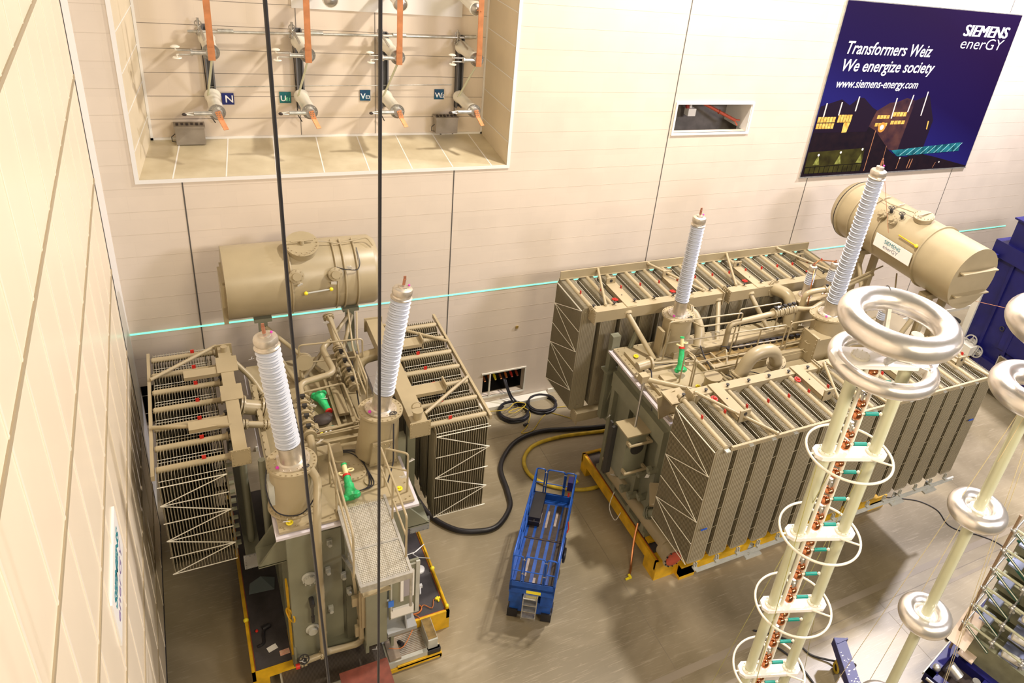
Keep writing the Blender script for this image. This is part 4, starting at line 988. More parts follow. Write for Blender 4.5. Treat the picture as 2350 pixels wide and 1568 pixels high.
# front bank rails: pale angle rails top and bottom with small clamps
def rail(y, z, x0, x1, s, m=TAN):
    q = MB(); q.box((x0, y - .03, z), (x1, y + .03, z + .015)); q.box((x0, y + s * .02, z - .09), (x1, y + s * .03, z)); q.box((x0, y - .03, z - .09), (x1, y + .03, z - .075)); o = q.build('bank_rail', m, P)
    return o
rail(9.70, 6.12, 9.85, 19.2, 1); rail(9.70, 2.25, 9.80, 19.3, 1, LGREY)
q = MB(); q.box((9.2, 17.52, 6.15), (18.75, 17.56, 6.42)); q.box((9.2, 17.5, 6.15), (18.75, 17.62, 6.17)); q.build('bank_rail', TAN, P)
for i in range(15):
    x = 9.754 + .6547 * i
    q = MB(); q.box((x - .06, 9.66, 2.27), (x + .06, 9.78, 2.31)); q.box((x - .04, 9.72, 2.31), (x - .02, 9.78, 2.44)); q.box((x + .02, 9.72, 2.31), (x + .04, 9.78, 2.44)); q.box((x - .06, 9.66, 6.02), (x + .06, 9.78, 6.05)); q.build('rail_clamp', LGREY, P)
for x in (11.3, 16.6, 18.0): 
    q = MB(); q.box((x, 9.6, 2.05), (x + .5, 9.75, 2.1)); q.bar((x + .1, 9.7, 2.1), (x + .4, 9.9, 2.1), .1, .2); q.build('rail_foot', LGREY, P)
q = MB()
for i in range(14):
    x = 9.754 + .6547 * (i + .5)
    for z in (5.3, 4.7, 4.1, 3.5, 2.95): q.cyl((x - .07, 9.80, z - .01), (x + .07, 9.80, z + .02), .005, n=5)
q.build('spacer_ties', TAN, P)
end_brace(P, (9.494, 11.45), (9.494, 9.80), 5.98, 2.44, 5, 0, (-.012, 0))
end_brace(P, (9.167, 17.60), (9.167, 15.97), 6.02, 2.60, 5, 1, (-.012, 0))
header_box(P, (10.02, 11.52, 5.83), (14.0, 11.80, 6.15)); header_box(P, (14.12, 11.52, 5.83), (18.9, 11.80, 6.15))
header_box(P, (9.40, 15.58, 5.83), (13.72, 15.88, 6.17)); header_box(P, (14.0, 15.58, 5.83), (18.6, 15.88, 6.17))
header_box(P, (9.35, 15.70, 2.25), (18.4, 16.0, 2.55), TAN); header_box(P, (9.85, 11.5, 2.35), (18.6, 11.75, 2.65), GRN)
# T-shaped bracket plates with lug ends
for x, y0, s in ((10.62, 11.5, -1), (13.25, 11.5, -1), (16.0, 11.5, -1), (18.3, 11.5, -1), (10.45, 15.88, 1), (12.4, 15.88, 1), (15.1, 15.88, 1), (17.75, 15.88, 1)):
    q = MB(); y1 = y0 + s * 1.05; q.box((x - .05, min(y0 - s * .28, y1), 6.16), (x + .25, max(y0 - s * .28, y1), 6.19)); q.box((x - .05, min(y0, y1), 6.02), (x - .03, max(y0, y1), 6.17)); q.box((x - .05, y1 - .02, 6.05), (x + .25, y1 + .02, 6.38)); b_ = q.build('bracket_plate', TAN, P)
    q = MB(); q.cyl((x + .1, y1 - .025, 6.28), (x + .1, y1 + .025, 6.28), .05, n=12); q.cyl((x + .1, y0 + s * .35, 6.19), (x + .1, y0 + s * .35, 6.2), .02, n=8); q.build('lug_hole', DARK, b_)
    q = MB(); q.torus((x - .18, y0 + s * .22, 6.16), .075, .022, (.2, s * .2, 1), 14, 6); q.cyl((x - .18, y0 + s * .22, 6.1), (x - .18, y0 + s * .22, 6.2), .03, n=8); q.build('red_handwheel', RED, b_)
for a, b in (((10.05, 11.55, 6.24), (11.15, 9.72, 6.16)), ((14.3, 11.55, 6.24), (14.75, 9.75, 6.16)), ((14.2, 11.55, 6.24), (13.3, 9.75, 6.16)), ((18.2, 11.5, 6.24), (18.75, 9.75, 6.16)),
             ((10.40, 17.5, 6.36), (9.83, 15.85, 6.2)), ((12.15, 17.5, 6.36), (13.15, 15.85, 6.2)), ((15.15, 17.5, 6.36), (14.42, 15.9, 6.2)), ((17.3, 17.5, 6.36), (18.4, 15.9, 6.2))):
    q = MB(); q.cyl(a, b, .04, n=10); q.sphere(a, .055, 8); q.sphere(b, .055, 8); q.build('diagonal_strut', TAN, P)
# struts between banks and tank
for a, b in (((10.45, 15.6, 5.95), (10.85, 14.5, 5.05)), ((14.84, 15.6, 5.95), (15.2, 14.75, 5.05)), ((13.62, 15.6, 5.9), (13.1, 14.65, 5.15))):
    q = MB(); q.cyl(a, b, .075, n=12); q.cyl(V(a) + V((0, .05, .05)), a, .13, n=14); q.build('bank_strut', TAN, P)
# upright frame post and diagonals at the left end
q = MB(); q.box((9.95, 15.35, 2.5), (10.2, 15.55, 5.4)); q.box((9.85, 15.25, 4.2), (10.3, 15.6, 4.26)); q.build('support_post', GRN, P)
q = MB(); q.bar((10.1, 15.4, 3.0), (10.6, 15.2, 5.6), .1, .1); q.bar((10.15, 15.6, 2.5), (10.4, 14.9, 2.4), .16, .16); q.build('support_post', GRN, P)
q = MB(); q.bar((9.95, 12.2, 2.75), (9.7, 11.7, 2.5), .25, .12); q.box((9.6, 11.75, 5.78), (10.15, 12.3, 5.83)); q.bar((9.7, 12.2, 5.8), (9.95, 12.3, 5.0), .5, .04); q.build('gusset_plate', TAN, P)
# big elbows
for pts, r in ((((12.2, 15.25, 6.0), (12.45, 15.2, 5.9), (12.5, 14.8, 5.6), (12.3, 14.5, 5.1)), .15), (((15.75, 15.75, 6.0), (15.95, 15.0, 6.1), (15.9, 14.7, 5.1)), .19), (((12.45, 12.75, 5.3), (12.75, 12.75, 6.05), (13.5, 12.75, 6.05), (13.85, 12.85, 5.4)), .19), (((16.9, 12.9, 5.3), (17.0, 12.5, 5.9), (17.6, 12.0, 5.95)), .16)):
    q = MB(); flange_pipe(q, pts, r, .34); q.build('elbow_pipe', TAN, P)
# main pipe along the cover with valve cluster
q = MB(); q.tube([(13.12, 14.3, 5.05), (13.12, 14.32, 5.95), (14.75, 14.40, 6.0)], .085, 14, rnd=.2, seg=7); q.build('conservator_pipe', TAN, P)
valve_chain(P, (14.75, 14.40, 6.0), (15.65, 14.45, 6.02), .09, 5)
q = MB(); q.tube([(15.65, 14.45, 6.02), (16.1, 14.2, 6.05), (17.2, 14.6, 6.1), (18.4, 15.0, 6.2), (19.6, 15.2, 6.3)], .075, 12, rnd=.2); q.build('conservator_pipe', TAN, P)
q = MB(); q.tube([(15.95, 14.5, 5.1), (15.98, 14.5, 6.45), (16.3, 14.5, 6.5), (17.3, 14.5, 6.5)], .085, 12, rnd=.2); q.build('bent_pipe', TAN, P)
valve_chain(P, (16.7, 14.5, 6.5), (17.6, 14.5, 6.5), .07, 4)
small_pipes(P, [[(12.0, 14.75, 6.0), (12.1, 14.3, 6.05), (13.1, 14.3, 6.02)], [(15.2, 14.0, 5.9), (15.3, 14.0, 5.5), (16.0, 14.0, 5.4), (17.0, 14.1, 5.4)], [(10.3, 14.3, 5.15), (11.9, 13.95, 5.15), (12.0, 12.5, 5.15)], [(12.2, 14.2, 5.15), (12.35, 12.5, 5.15)], [(12.55, 14.2, 5.15), (12.6, 12.6, 5.15)], [(16.9, 13.6, 6.0), (19.3, 13.9, 6.3), (20.0, 14.6, 6.6)], [(16.7, 13.3, 5.8), (18.9, 13.6, 5.9)], [(16.9, 14.7, 6.2), (20.1, 15.3, 6.5)], [(12.7, 14.1, 5.1), (12.75, 13.8, 5.5), (12.5, 13.3, 5.2)]], .026)
small_pipes(P, [[(10.05, 14.1, 5.3), (10.3, 13.8, 5.3), (10.2, 13.3, 4.6), (9.95, 12.9, 3.7)], [(15.9, 13.9, 5.5), (16.5, 14.3, 5.9), (16.9, 14.6, 5.6)], [(12.3, 14.4, 5.3), (12.2, 14.0, 5.2), (12.05, 13.4, 5.2)]], .018, BLACK, 'control_cable')
# pipe stub assembly at the left cover corner
q = MB(); q.cyl((9.95, 13.95, 5.35), (10.35, 13.95, 5.4), .13, n=18); q.cyl((10.3, 13.95, 5.4), (10.36, 13.95, 5.4), .19, n=18); q.cyl((9.9, 13.75, 5.2), (9.8, 13.75, 5.2), .05); q.cyl((10.0, 13.5, 5.25), (11.2, 12.55, 5.25), .07, n=12); q.cbox((9.92, 13.55, 5.28), (.22, .22, .22)); q.cyl((11.2, 12.55, 5.25), (11.35, 12.43, 5.25), .10, n=12); q.build('pipe_stub', TAN, P)
q = MB(); q.cyl((11.35, 12.43, 5.25), (11.5, 12.31, 5.25), .08, n=12); q.build('yellow_coupling', YBR, P)
# chrome mast from cabinet to cover corner
q = MB(); q.cyl((9.66, 13.15, 4.02), (9.88, 13.45, 5.2), .035, n=12); q.build('steel_tube', STEEL, P)
# railings
railing(P, [(11.08, 14.43), (13.5, 14.30)], 5.03, 6.28, mids=(.45,))
railing(P, [(13.64, 14.6), (15.2, 14.6)], 5.03, 6.2)
railing(P, [(12.78, 13.67), (13.71, 13.63), (14.63, 13.6)], 5.03, 6.12)
railing(P, [(14.75, 13.56), (15.7, 13.54)], 5.03, 6.18, mids=(.4, .7))
railing(P, [(11.14, 13.03), (12.52, 13.02)], 5.03, 5.9)
railing(P, [(10.99, 13.38), (11.06, 13.02)], 5.03, 6.08)
# end cabinet on the left side, with grab bars
q = MB(); q.box((9.30, 12.88, 2.50), (9.96, 13.42, 3.98)); cab = q.build('control_cabinet', GRN, P)
q = MB(); q.box((9.26, 12.82, 3.98), (10.02, 13.50, 4.02)); q.build('cabinet_roof', TAN, cab)
q = MB(); q.cyl((9.66, 12.88, 3.50), (9.66, 12.865, 3.50), .20, n=24); q.build('round_window', DARK, cab)
for z in (2.85, 3.80):
    q = MB(); q.cyl((9.27, 12.70, z), (9.98, 12.70, z), .04, n=10); q.box((9.28, 12.7, z - .05), (9.34, 12.88, z + .05)); q.box((9.90, 12.7, z - .05), (9.96, 12.88, z + .05)); q.build('grab_bar', TAN, cab)
q = MB(); q.box((9.16, 13.5, 2.2), (9.21, 13.62, 4.0)); q.box((9.16, 13.42, 2.3), (9.30, 13.5, 3.9)); q.build('cabinet_bracket', DARK, cab)
# low pipework and valves in the gap below the cabinet
q = MB(); flange_pipe(q, [(9.9, 12.2, 1.7), (10.2, 11.75, 2.0), (10.2, 11.6, 2.4)], .12, .15); q.build('elbow_pipe', GRN, P)
q = MB()
for x, y, z in ((9.9, 13.0, 1.6), (9.95, 12.6, 1.9), (9.92, 12.8, 2.6), (9.9, 12.35, 3.1), (9.9, 13.4, 1.5)): q.cyl((x - .12, y, z), (x + .15, y, z), .10, n=12); q.cbox((x - .1, y, z + .1), (.12, .12, .08))
q.build('side_valve', GRN, P)
# conservator of T2 (drum running towards the viewer), with name plate
cx, cz2, cr2 = 19.92, 7.84, 1.0
q = MB(); q.lathe((cx, 12.0, cz2), (0, 1, 0), [(0, cr2), (1.38, cr2), (1.39, cr2 * 1.05), (1.43, cr2 * 1.05), (1.44, cr2 * .97), (4.86, cr2 * .97), (4.88, cr2 * 1.03), (4.93, cr2 * 1.03), (5.2, cr2 * .92), (5.35, cr2 * .7)], 56); cons = q.build('conservator', TAN, P)
q = MB(); q.lathe((cx, 11.97, cz2), (0, 1, 0), [(0, cr2 * 1.005), (.03, cr2 * 1.005)], 56)
for z, w_ in ((.30, .78), (-.46, .74)): q.prism([(-w_ + cx, cz2 + z), (w_ + cx, cz2 + z), (w_ + cx, cz2 + z + .04), (-w_ + cx, cz2 + z + .04)], 1, 11.78, 11.98)
q.build('end_plate', TAN, cons)
q = MB(); q.lathe((cx, 16.94, cz2), (0, 1, 0), [(0, cr2 * 1.035), (.03, cr2 * 1.035)], 48); q.build('end_gasket', BLACK, cons)
PLX = cx - cr2 - .03
q = MB(); q.box((PLX, 13.50, cz2 - .25), (PLX + .02, 15.02, cz2 + .17)); npl = q.build('name_plate', TAG, cons)
NM = Matrix(((0, 0, -1, PLX - .004), (-1, 0, 0, 14.62), (0, 1, 0, cz2 - .01), (0, 0, 0, 1)))
text('lettering', 'SIEMENS', .17, TEXTT, NM, npl, width=.66)
text('lettering', 'enerGY', .17, mat('grey_lettering', (.25, .25, .3), .5), NM @ Matrix.Translation((0, -.16, 0)), npl, bold=-.001, width=.62)
q = MB(); q.cyl((cx - .2, 14.15, cz2 + .90), (cx - .22, 14.15, cz2 + 1.05), .28, n=28); q.cyl((cx - .22, 14.15, cz2 + 1.05), (cx - .23, 14.15, cz2 + 1.09), .32, n=28); bolts(q, (cx - .23, 14.15, cz2 + 1.09), (-.1, 0, 1), .28, 16, .015, .03); q.cyl((cx - .5, 14.15, cz2 + 1.10), (cx + .05, 14.15, cz2 + 1.17), .022); q.build('manhole', TAN, cons)
for y, dz in ((14.75, .62), (15.2, .62)):
    q = MB(); q.lathe((cx - .72, y, cz2 + dz), (-1, 0, .8), [(0, .1), (.1, .1), (.11, .15), (.17, .15), (.18, .08), (.26, .08)], 16); bolts(q, (cx - .87, y, cz2 + dz + .12), (-1, 0, .8), .13, 8, .014, .02); q.build('drum_valve', TAN, cons)
    valve_wheel(cons, (cx - .60, y - .12, cz2 + .86), (-.4, 0, 1), .09)
for y in (15.15, 15.75, 16.3):
    q = MB(); q.tube([(cx - (cr2 + .02) * math.cos(a), y, cz2 + (cr2 + .02) * math.sin(a)) for a in [math.radians(t) for t in range(-40, 100, 10)]], .02, 8); q.build('drum_hoop_pipe', TAN, cons)
q = MB(); q.tube([(cx - .45, 16.3, cz2 + 1.0), (cx - .5, 15.3, cz2 + 1.0), (cx - .42, 14.4, cz2 + 1.1)], .018, 6); q.build('vent_pipe', TAN, cons)
q = MB(); q.cyl((cx - cr2 + .05, 13.55, cz2 + .42), (cx - cr2 + .05, 14.25, cz2 + .44), .024, n=8); q.build('level_gauge', YEL, cons)
q = MB(); q.sphere((cx - cr2 + .05, 13.53, cz2 + .42), .06, 10); q.build('gauge_end', YBR, cons)
for y in (12.9, 15.9):
    q = MB(); q.box((cx - .45, y - .1, 4.6), (cx - .25, y + .1, 6.9)); q.box((cx + .3, y - .1, 4.6), (cx + .5, y + .1, 6.9)); q.box((cx - .7, y - .15, 6.76), (cx + .7, y + .15, 6.92)); q.build('support_post', TAN, P)
for a, b in (((cx - .4, 15.8, 6.4), (19.0, 14.4, 5.0)), ((cx - .4, 13.0, 6.3), (18.8, 13.0, 5.0)), ((cx - .4, 12.9, 5.0), (18.9, 14.6, 5.0))):
    q = MB(); q.cyl(a, b, .08, n=10); q.build('conservator_strut', TAN, P)
q = MB(); q.box((18.7, 12.3, 4.4), (21.3, 16.2, 4.6)); q.build('conservator_frame', TAN, P)
q = MB(); q.cyl((cx - .7, 13.3, 6.0), (cx - .7, 13.3, 6.25), .17, n=20); q.build('breather', mat('breather_green', (0, .25, .16), .4), P)
for x, y in ((19.3, 12.6), (20.1, 12.35)):
    q = MB(); q.cyl((x, y, 4.6), (x, y, 5.6), .20, n=20); q.cyl((x, y, 4.6), (x, y, 4.72), .25, n=20); q.build('cream_cylinder', CREAM, P)
# long oil pipe lying along the left end, blank flange at the near end
q = MB(); q.tube([(10.1, 14.75, 1.5), (10.08, 14.5, 1.2), (10.13, 13.0, 1.18), (10.16, 11.35, 1.22)], .20, 24, rnd=.2, seg=6)
lp = q.build('oil_pipe', TAN, P)
q = MB(); q.cyl((10.16, 11.45, 1.1), (10.16, 11.05, 1.1), .27, n=28); q.cyl((10.17, 11.05, 1.1), (10.17, 11.0, 1.1), .31, n=28); q.cyl((10.10, 14.55, 1.15), (10.10, 14.5, 1.14), .19, n=20); q.build('pipe_flange', TAN, lp)
q = MB(); q.cyl((10.17, 11.0, 1.1), (10.17, 10.97, 1.1), .24, n=24); q.build('blank_disc', REDO, lp)
q = MB(); bolts(q, (10.17, 11.0, 1.1), (0, -1, 0), .27, 12, .02, .04)
for y in (14.0, 13.1, 12.4): q.cbox((10.05, y, 1.26), (.13, .10, .05)); q.torus((10.12, y + .12, 1.1), .165, .008, (0, 1, 0), 18, 5)
q.build('pipe_bolt', DARK, lp)
q = MB(); q.cyl((10.15, 12.9, 1.2), (10.6, 12.9, 1.3), .09, n=12); q.cyl((10.4, 12.9, 1.27), (10.44, 12.9, 1.27), .14, n=14); q.build('pipe_branch', GRN, lp)
paper_tags(P, [(9.9, 14.1, 1.4), (10.5, 15.8, 2.6), (9.75, 12.3, 3.0), (9.55, 14.3, 3.5), (12.9, 14.5, 5.6), (12.3, 14.9, 5.9), (14.9, 14.4, 6.2), (15.2, 13.6, 6.0), (13.3, 14.4, 5.4), (16.8, 13.0, 5.9), (13.0, 13.1, 5.2)])
q = MB(); q.box((10.05, 12.0, .66), (10.5, 12.2, .72)); q.box((10.05, 13.2, .66), (10.5, 13.4, .72)); q.box((10.05, 14.2, .66), (10.5, 14.4, .72)); q.build('crossbar', YEL, P)
q = MB(); q.box((9.60, 9.70, 3.62), (9.78, 9.715, 3.66)); q.box((18.75, 9.70, 4.55), (18.95, 9.715, 4.60)); q.build('blue_tape', mat('blue_tape', (.01, .08, .5), .5), P)
child_fix(T2)
# ================================================================== TRANSPORT FRAMES AND TROLLEY
e = empty('transport_frame', (2.2, 14.5, 0), label='yellow-edged dark platform frame under the left transformer', cat='platform', group='yellow transport frames')
q = MB(); q.box((.16, 12.05, .56), (.95, 17.6, .60)); q.box((3.35, 12.05, .56), (4.34, 17.6, .60)); q.box((.95, 12.6, .50), (3.35, 17.6, .56)); d_ = q.build('deck_plate', DECK, e)
q = MB()
q.box((.09, 12.0, .36), (.16, 17.65, .61)); q.box((4.34, 12.0, .36), (4.42, 17.65, .61)); q.box((.09, 12.0, .36), (1.0, 12.06, .61)); q.box((3.10, 12.0, .36), (4.42, 12.06, .61))
q.box((.09, 12.0, 0), (.42, 12.5, .36)); q.box((3.98, 12.0, 0), (4.42, 12.5, .36)); q.box((.09, 16.8, 0), (.42, 17.65, .36)); q.box((3.98, 16.8, 0), (4.42, 17.65, .36)); q.box((.9, 12.0, .50), (1.0, 12.9, .61))
q.cyl((4.38, 12.05, .64), (4.38, 13.3, .64), .035, n=8); q.cyl((4.38, 13.3, .63), (4.38, 15.3, .63), .018, n=6); q.cyl((.12, 12.05, .64), (.12, 13.4, .64), .035, n=8); q.build('edge_beam', YEL, e)
q = MB(); q.sphere((4.38, 13.32, .66), .06, 10); q.sphere((.12, 13.42, .66), .06, 10); q.sphere((4.38, 12.1, .68), .05, 8); q.build('edge_knob', YBR, e)
q = MB(); q.box((.165, 12.06, .60), (.175, 17.6, .606)); q.box((4.325, 12.06, .60), (4.335, 17.6, .606)); q.box((3.12, 12.065, .60), (4.33, 12.08, .606)); q.build('red_edge_line', REDO, e)
for c in e.children: c.location = c.location - e.location
e = empty('transport_frame', (14.2, 13.5, 0), label='yellow transport frame under the right transformer, with dark deck corner', cat='platform', group='yellow transport frames')
q = MB(); q.box((9.98, 11.7, .58), (11.0, 15.9, .61)); q.box((11.0, 11.7, .50), (18.5, 15.8, .58)); q.build('deck_plate', DECK, e)
q = MB(); q.box((9.98, 14.72, .611), (10.85, 15.85, .614)); q.build('deck_plate', BROWN, e)
q = MB()
q.box((9.92, 11.35, .34), (10.02, 15.95, .66)); q.box((9.92, 15.6, 0), (10.4, 15.95, .34)); q.box((9.92, 15.9, .34), (11.2, 15.98, .66)); q.box((9.92, 11.3, 0), (10.75, 11.9, .34)); q.box((9.92, 11.3, .34), (18.6, 11.42, .66)); q.box((10.6, 11.05, 0), (11.1, 11.5, .45)); q.box((10.6, 11.05, .12), (18.6, 11.2, .5)); q.box((17.9, 11.05, 0), (18.6, 11.6, .34))
q.box((10.02, 11.42, .55), (10.5, 14.6, .60)); q.box((10.5, 11.42, .3), (10.62, 15.9, .62)); q.build('edge_beam', YEL, e)
for x in (10.8, 12.4): pass
q = MB(); q.box((9.99, 11.4, .655), (10.01, 15.9, .668)); q.build('red_edge_line', REDO, e)
for c in e.children: c.location = c.location - e.location
# transfer trolley under the left transformer
e = empty('transfer_trolley', (2.3, 11.9, 0), label='grey low trolley with tread plate and yellow front edge below the left transformer', cat='trolley')
q = MB(); q.box((.62, 11.32, .14), (3.98, 13.0, .34)); q.build('chassis', LGREY, e)
q = MB(); q.box((.66, 11.36, .34), (2.78, 12.6, .372)); q.build('tread_plate', TREAD, e)
q = MB()
for i in range(16): q.box((2.86, 11.42 + i * .045, .34), (3.68, 11.442 + i * .045, .356))
q.box((2.84, 11.36, .345), (3.1, 11.9, .40)); q.build('ribbed_panel', mat('rusty_ribbed_panel', (.34, .27, .20), .5, .3, var=.45, scale=4), e)
q = MB(); q.box((3.00, 11.28, .10), (4.02, 11.32, .20)); q.box((.62, 11.28, .03), (4.02, 11.33, .15)); q.box((3.98, 11.28, .03), (4.03, 12.0, .15)); q.build('front_edge', YEL, e)
q = MB(); q.box((3.72, 11.36, .34), (3.94, 11.98, .62)); bm = q.build('stop_beam', LGREY, e)
q = MB(); q.box((3.73, 11.40, .62), (3.93, 11.98, .63)); q.build('beam_top', BRZ, bm)
q = MB(); q.box((3.70, 11.30, .18), (4.0, 11.40, .34)); q.cyl((3.15, 11.8, .36), (3.2, 11.65, .42), .05, n=10); q.build('rubber_pad', BLACK, e)
q = MB(); q.box((2.77, 11.34, .37), (2.785, 12.6, .378)); q.cyl((.85, 11.5, .2), (.85, 11.5, .0), .12); q.cyl((3.7, 11.6, .2), (3.7, 11.6, .0), .12); q.cyl((.85, 12.7, .2), (.85, 12.7, .0), .12); q.cyl((3.7, 12.7, .2), (3.7, 12.7, .0), .12); q.build('wheel', DARK, e)
for c in e.children: c.location = c.location - e.location
e = empty('step_box', (2.20, 10.72, 0), label='red-brown board topped box in front of the trolley at the bottom edge', cat='box')
q = MB(); q.box((-.52, -.75, 1.16), (.47, .21, 1.20)); q.build('top_board', REDB, e)
q = MB()
for x in (-.48, .38):
    for y in (-.7, .13): q.box((x, y, 0), (x + .06, y + .06, 1.16))
q.box((-.48, .15, .9), (.44, .19, 1.16)); q.build('box_frame', BROWN, e)

# loose items on the left transformer's frame
q = MB(); q.cyl((0, 0, 0), (0, 0, .05), .125, n=28); q.cyl((0, 0, .05), (0, 0, .08), .03, n=10); q.build('cable_spool', TAG, loc=(4.08, 13.42, .605), label='white round spool lying on the dark deck right of the left transformer', cat='spool')
q = MB(); q.tube([(3.55, 13.95, .63), (4.15, 14.0, .64), (4.4, 14.15, .66), (4.05, 13.95, .65), (4.15, 13.8, .64), (4.42, 13.65, .66)], .012, 6); q.build('white_rope', TAG, label='white rope bent over the yellow edge right of the left transformer', cat='rope')
e = empty('extension_cord', (3.8, 12.4, .6), label='brown extension cord coiled on the right deck with a yellow plug', cat='cable')
q = MB(); pts = []
for i in range(26): a = i * .75; pts.append((-.15 + .17 * math.cos(a), -.1 + .13 * math.sin(a), .02 + .002 * i))
q.spline(pts + [(.1, -.05, .04), (.25, -.2, .03), (.35, .02, .03), (.42, .0, .03)], .010, 6, 3); q.spline([(-.2, -.2, .02), (-.1, -.36, .02), (-.25, -.42, -.15), (-.6, -.8, -.2), (-.9, -.72, -.2)], .010, 6); q.build('cord', ORANGE, e)
q = MB(); q.cbox((.45, .02, .03), (.12, .05, .05)); q.cbox((.45, .0, .03), (.04, .14, .04)); q.build('plug', YBR, e)
q = MB(); q.cbox((0, 0, .06), (.10, .08, .08)); q.cyl((-.05, -.2, .02), (0, 0, .05), .02); q.build('clamp', TAG, loc=(3.95, 12.9, .605), label='white clamp standing on the right deck beside the cord', cat='clamp')
for x, y, rz, m, lb in ((.55, 12.52, .3, TAG, 'white paper sheet on the left deck, the farther one'), (.78, 12.32, .05, mat('printed_card', (.8, .62, .45), .6, col2=(.85, .35, .25), scale=30), 'printed card on the left deck near its front edge')):
    q = MB(); q.box((-.10, -.07, 0), (.10, .07, .004)); o = q.build('paper_sheet', m, loc=(x, y, .602), label=lb, cat='paper'); o.rotation_euler.z = rz
q = MB(); q.add([(-.3, -.15, .0), (.25, -.2, .0), (.3, .15, .01), (0, .2, .12), (-.25, .15, .02), (-.3, -.15, -.0)], [(0, 1, 3), (1, 2, 3), (3, 4, 0)]); q.build('plastic_sheet', mat('grey_plastic', (.16, .20, .21), .25), loc=(.55, 14.3, .62), label='crumpled grey plastic sheet on the dark left deck', cat='plastic sheet')
e = empty('power_tool', (.42, 13.0, .6), label='small dark hose fitting with a red end on the left deck', cat='tool')
q = MB(); q.spline([(-.15, -.35, .02), (-.02, -.3, .02), (.0, -.1, .04), (.05, .1, .05)], .03, 8); q.cyl((0, .05, .06), (.15, .1, .06), .06, n=12); q.build('hose_piece', BLACK, e)
q = MB(); q.sphere((-.12, .05, .05), .035, 8); q.build('red_end', RED, e)

# green plastic wraps on the covers
def wrap(loc, ang, tilt, L, lb, extra=True):
    e = empty('wrapped_connector', loc, ang, label=lb, cat='wrapped connector', group='green plastic wrapped connectors on the transformer covers')
    M = Matrix.Rotation(tilt, 4, 'X')
    q = MB(); prof = [(0, .12), (.05, .155), (.12, .13), (.2, .095), (.3, .10), (L * .6, .085), (L * .8, .075), (L, .07)]
    q.lathe((0, 0, .10), M.to_3x3() @ V((0, 1, 0)), prof, 12); q.sphere((.10, .04, .12), .09, 8); q.sphere((-.11, .02, .11), .08, 8); q.build('green_wrap', GREENP, e)
    d = M.to_3x3() @ V((0, 1, 0)); c = V((0, 0, .10)) + d * L
    q = MB(); q.cyl(c, c + d * .05, .08, n=12); q.build('red_band', RED, e)
    if extra:
        q = MB(); q.cyl(c + d * .05, c + d * .28, .05, n=12); q.torus(c + d * .15 + V((.1, 0, 0)), .06, .018, (0, .3, 1), 14, 6); q.torus(c + d * .1 + V((-.08, .02, -.02)), .06, .018, (.3, .3, 1), 14, 6); q.build('strap_roll', mat('cream_strap', (.75, .66, .35), .5) if 'cream_strap' not in bpy.data.materials else bpy.data.materials['cream_strap'], e)
        q = MB(); q.cyl(c + d * .28, c + d * .32, .06, n=12); q.build('green_cap', GREENP, e)
wrap((2.25, 12.10, 4.87), 0, .25, .50, 'green wrapped connector at the walkway end of the left transformer')
wrap((2.20, 15.55, 4.95), PI + .2, -.1, .60, 'green wrapped connector amid the left transformer pipework, beside a brown bag', False)
wrap((11.16, 13.62, 5.10), -.25, 1.15, .62, 'green wrapped connector standing upright on the right transformer cover')
q = MB(); q.sphere((0, 0, .10), .22, 12, (1.1, .8, .5)); q.sphere((.15, .1, .1), .12, 10, (1, 1, .6)); q.build('tool_bag', BROWN, loc=(2.12, 14.72, 4.86), label='dark brown crumpled bag on the left transformer cover', cat='bag')
for i, (x, y, m, lb) in enumerate(((2.02, 14.38, YBR, 'yellow tape roll on the left transformer cover'), (2.32, 14.45, TEAL, 'green tape roll on the left transformer cover'), (2.2, 14.33, TAG, 'white tape roll on the left transformer cover'), (1.95, 14.22, RED, 'red tape roll on the left transformer cover'))):
    q = MB(); q.torus((0, 0, .03), .055, .022, (0, 0, 1), 16, 8); q.build('tape_roll', m, loc=(x, y, 4.99 if False else 4.865), label=lb, cat='tape roll', group='tape rolls on the left transformer cover')

# ================================================================== SCISSOR LIFT
LA = math.radians(56.6 - 90)
e = empty('scissor_lift', (6.25, 11.38, 0), LA, label='blue scissor lift standing between the two transformers', cat='scissor lift')
q = MB(); q.box((-.40, .30, .22), (.40, 2.75, .62)); q.box((-.50, .45, .35), (-.40, 2.6, .7)); q.box((.40, .45, .35), (.50, 2.6, .7)); q.box((-.52, .12, .22), (.52, .40, .62)); q.build('chassis', BLUE, e)
for x in (-.56, .42):
    for y in (.33, 2.5): q = MB(); q.lathe((x, y, .20), (1, 0, 0), [(0, .17), (.02, .20), (.12, .20), (.14, .17)], 24); w_ = q.build('wheel', BLACK, e); q = MB(); q.cyl((x - .005, y, .2), (x + .145, y, .2), .09, n=16); q.build('hub', BLUE, w_)
q = MB(); q.torus((.60, 1.75, .62), .17, .035, (1, 0, 0), 24, 8); q.cyl((.52, 1.75, .62), (.64, 1.75, .62), .10, n=16); q.build('hose_reel', BLACK, e)
q = MB()
for k in range(3):
    z0, z1 = .62 + k * .18, .78 + k * .18
    for x in (-.34, .30):
        q.bar((x, .5, z0), (x, 2.6, z1), .05, .09); q.bar((x + .04, 2.6, z0), (x + .04, .5, z1), .05, .09)
    q.cyl((-.34, 1.55, (z0 + z1) / 2), (.36, 1.55, (z0 + z1) / 2), .03, n=8)
q.cyl((-.5, .42, .72), (.5, .42, .72), .035, n=8); q.build('scissor_arms', STEEL, e)
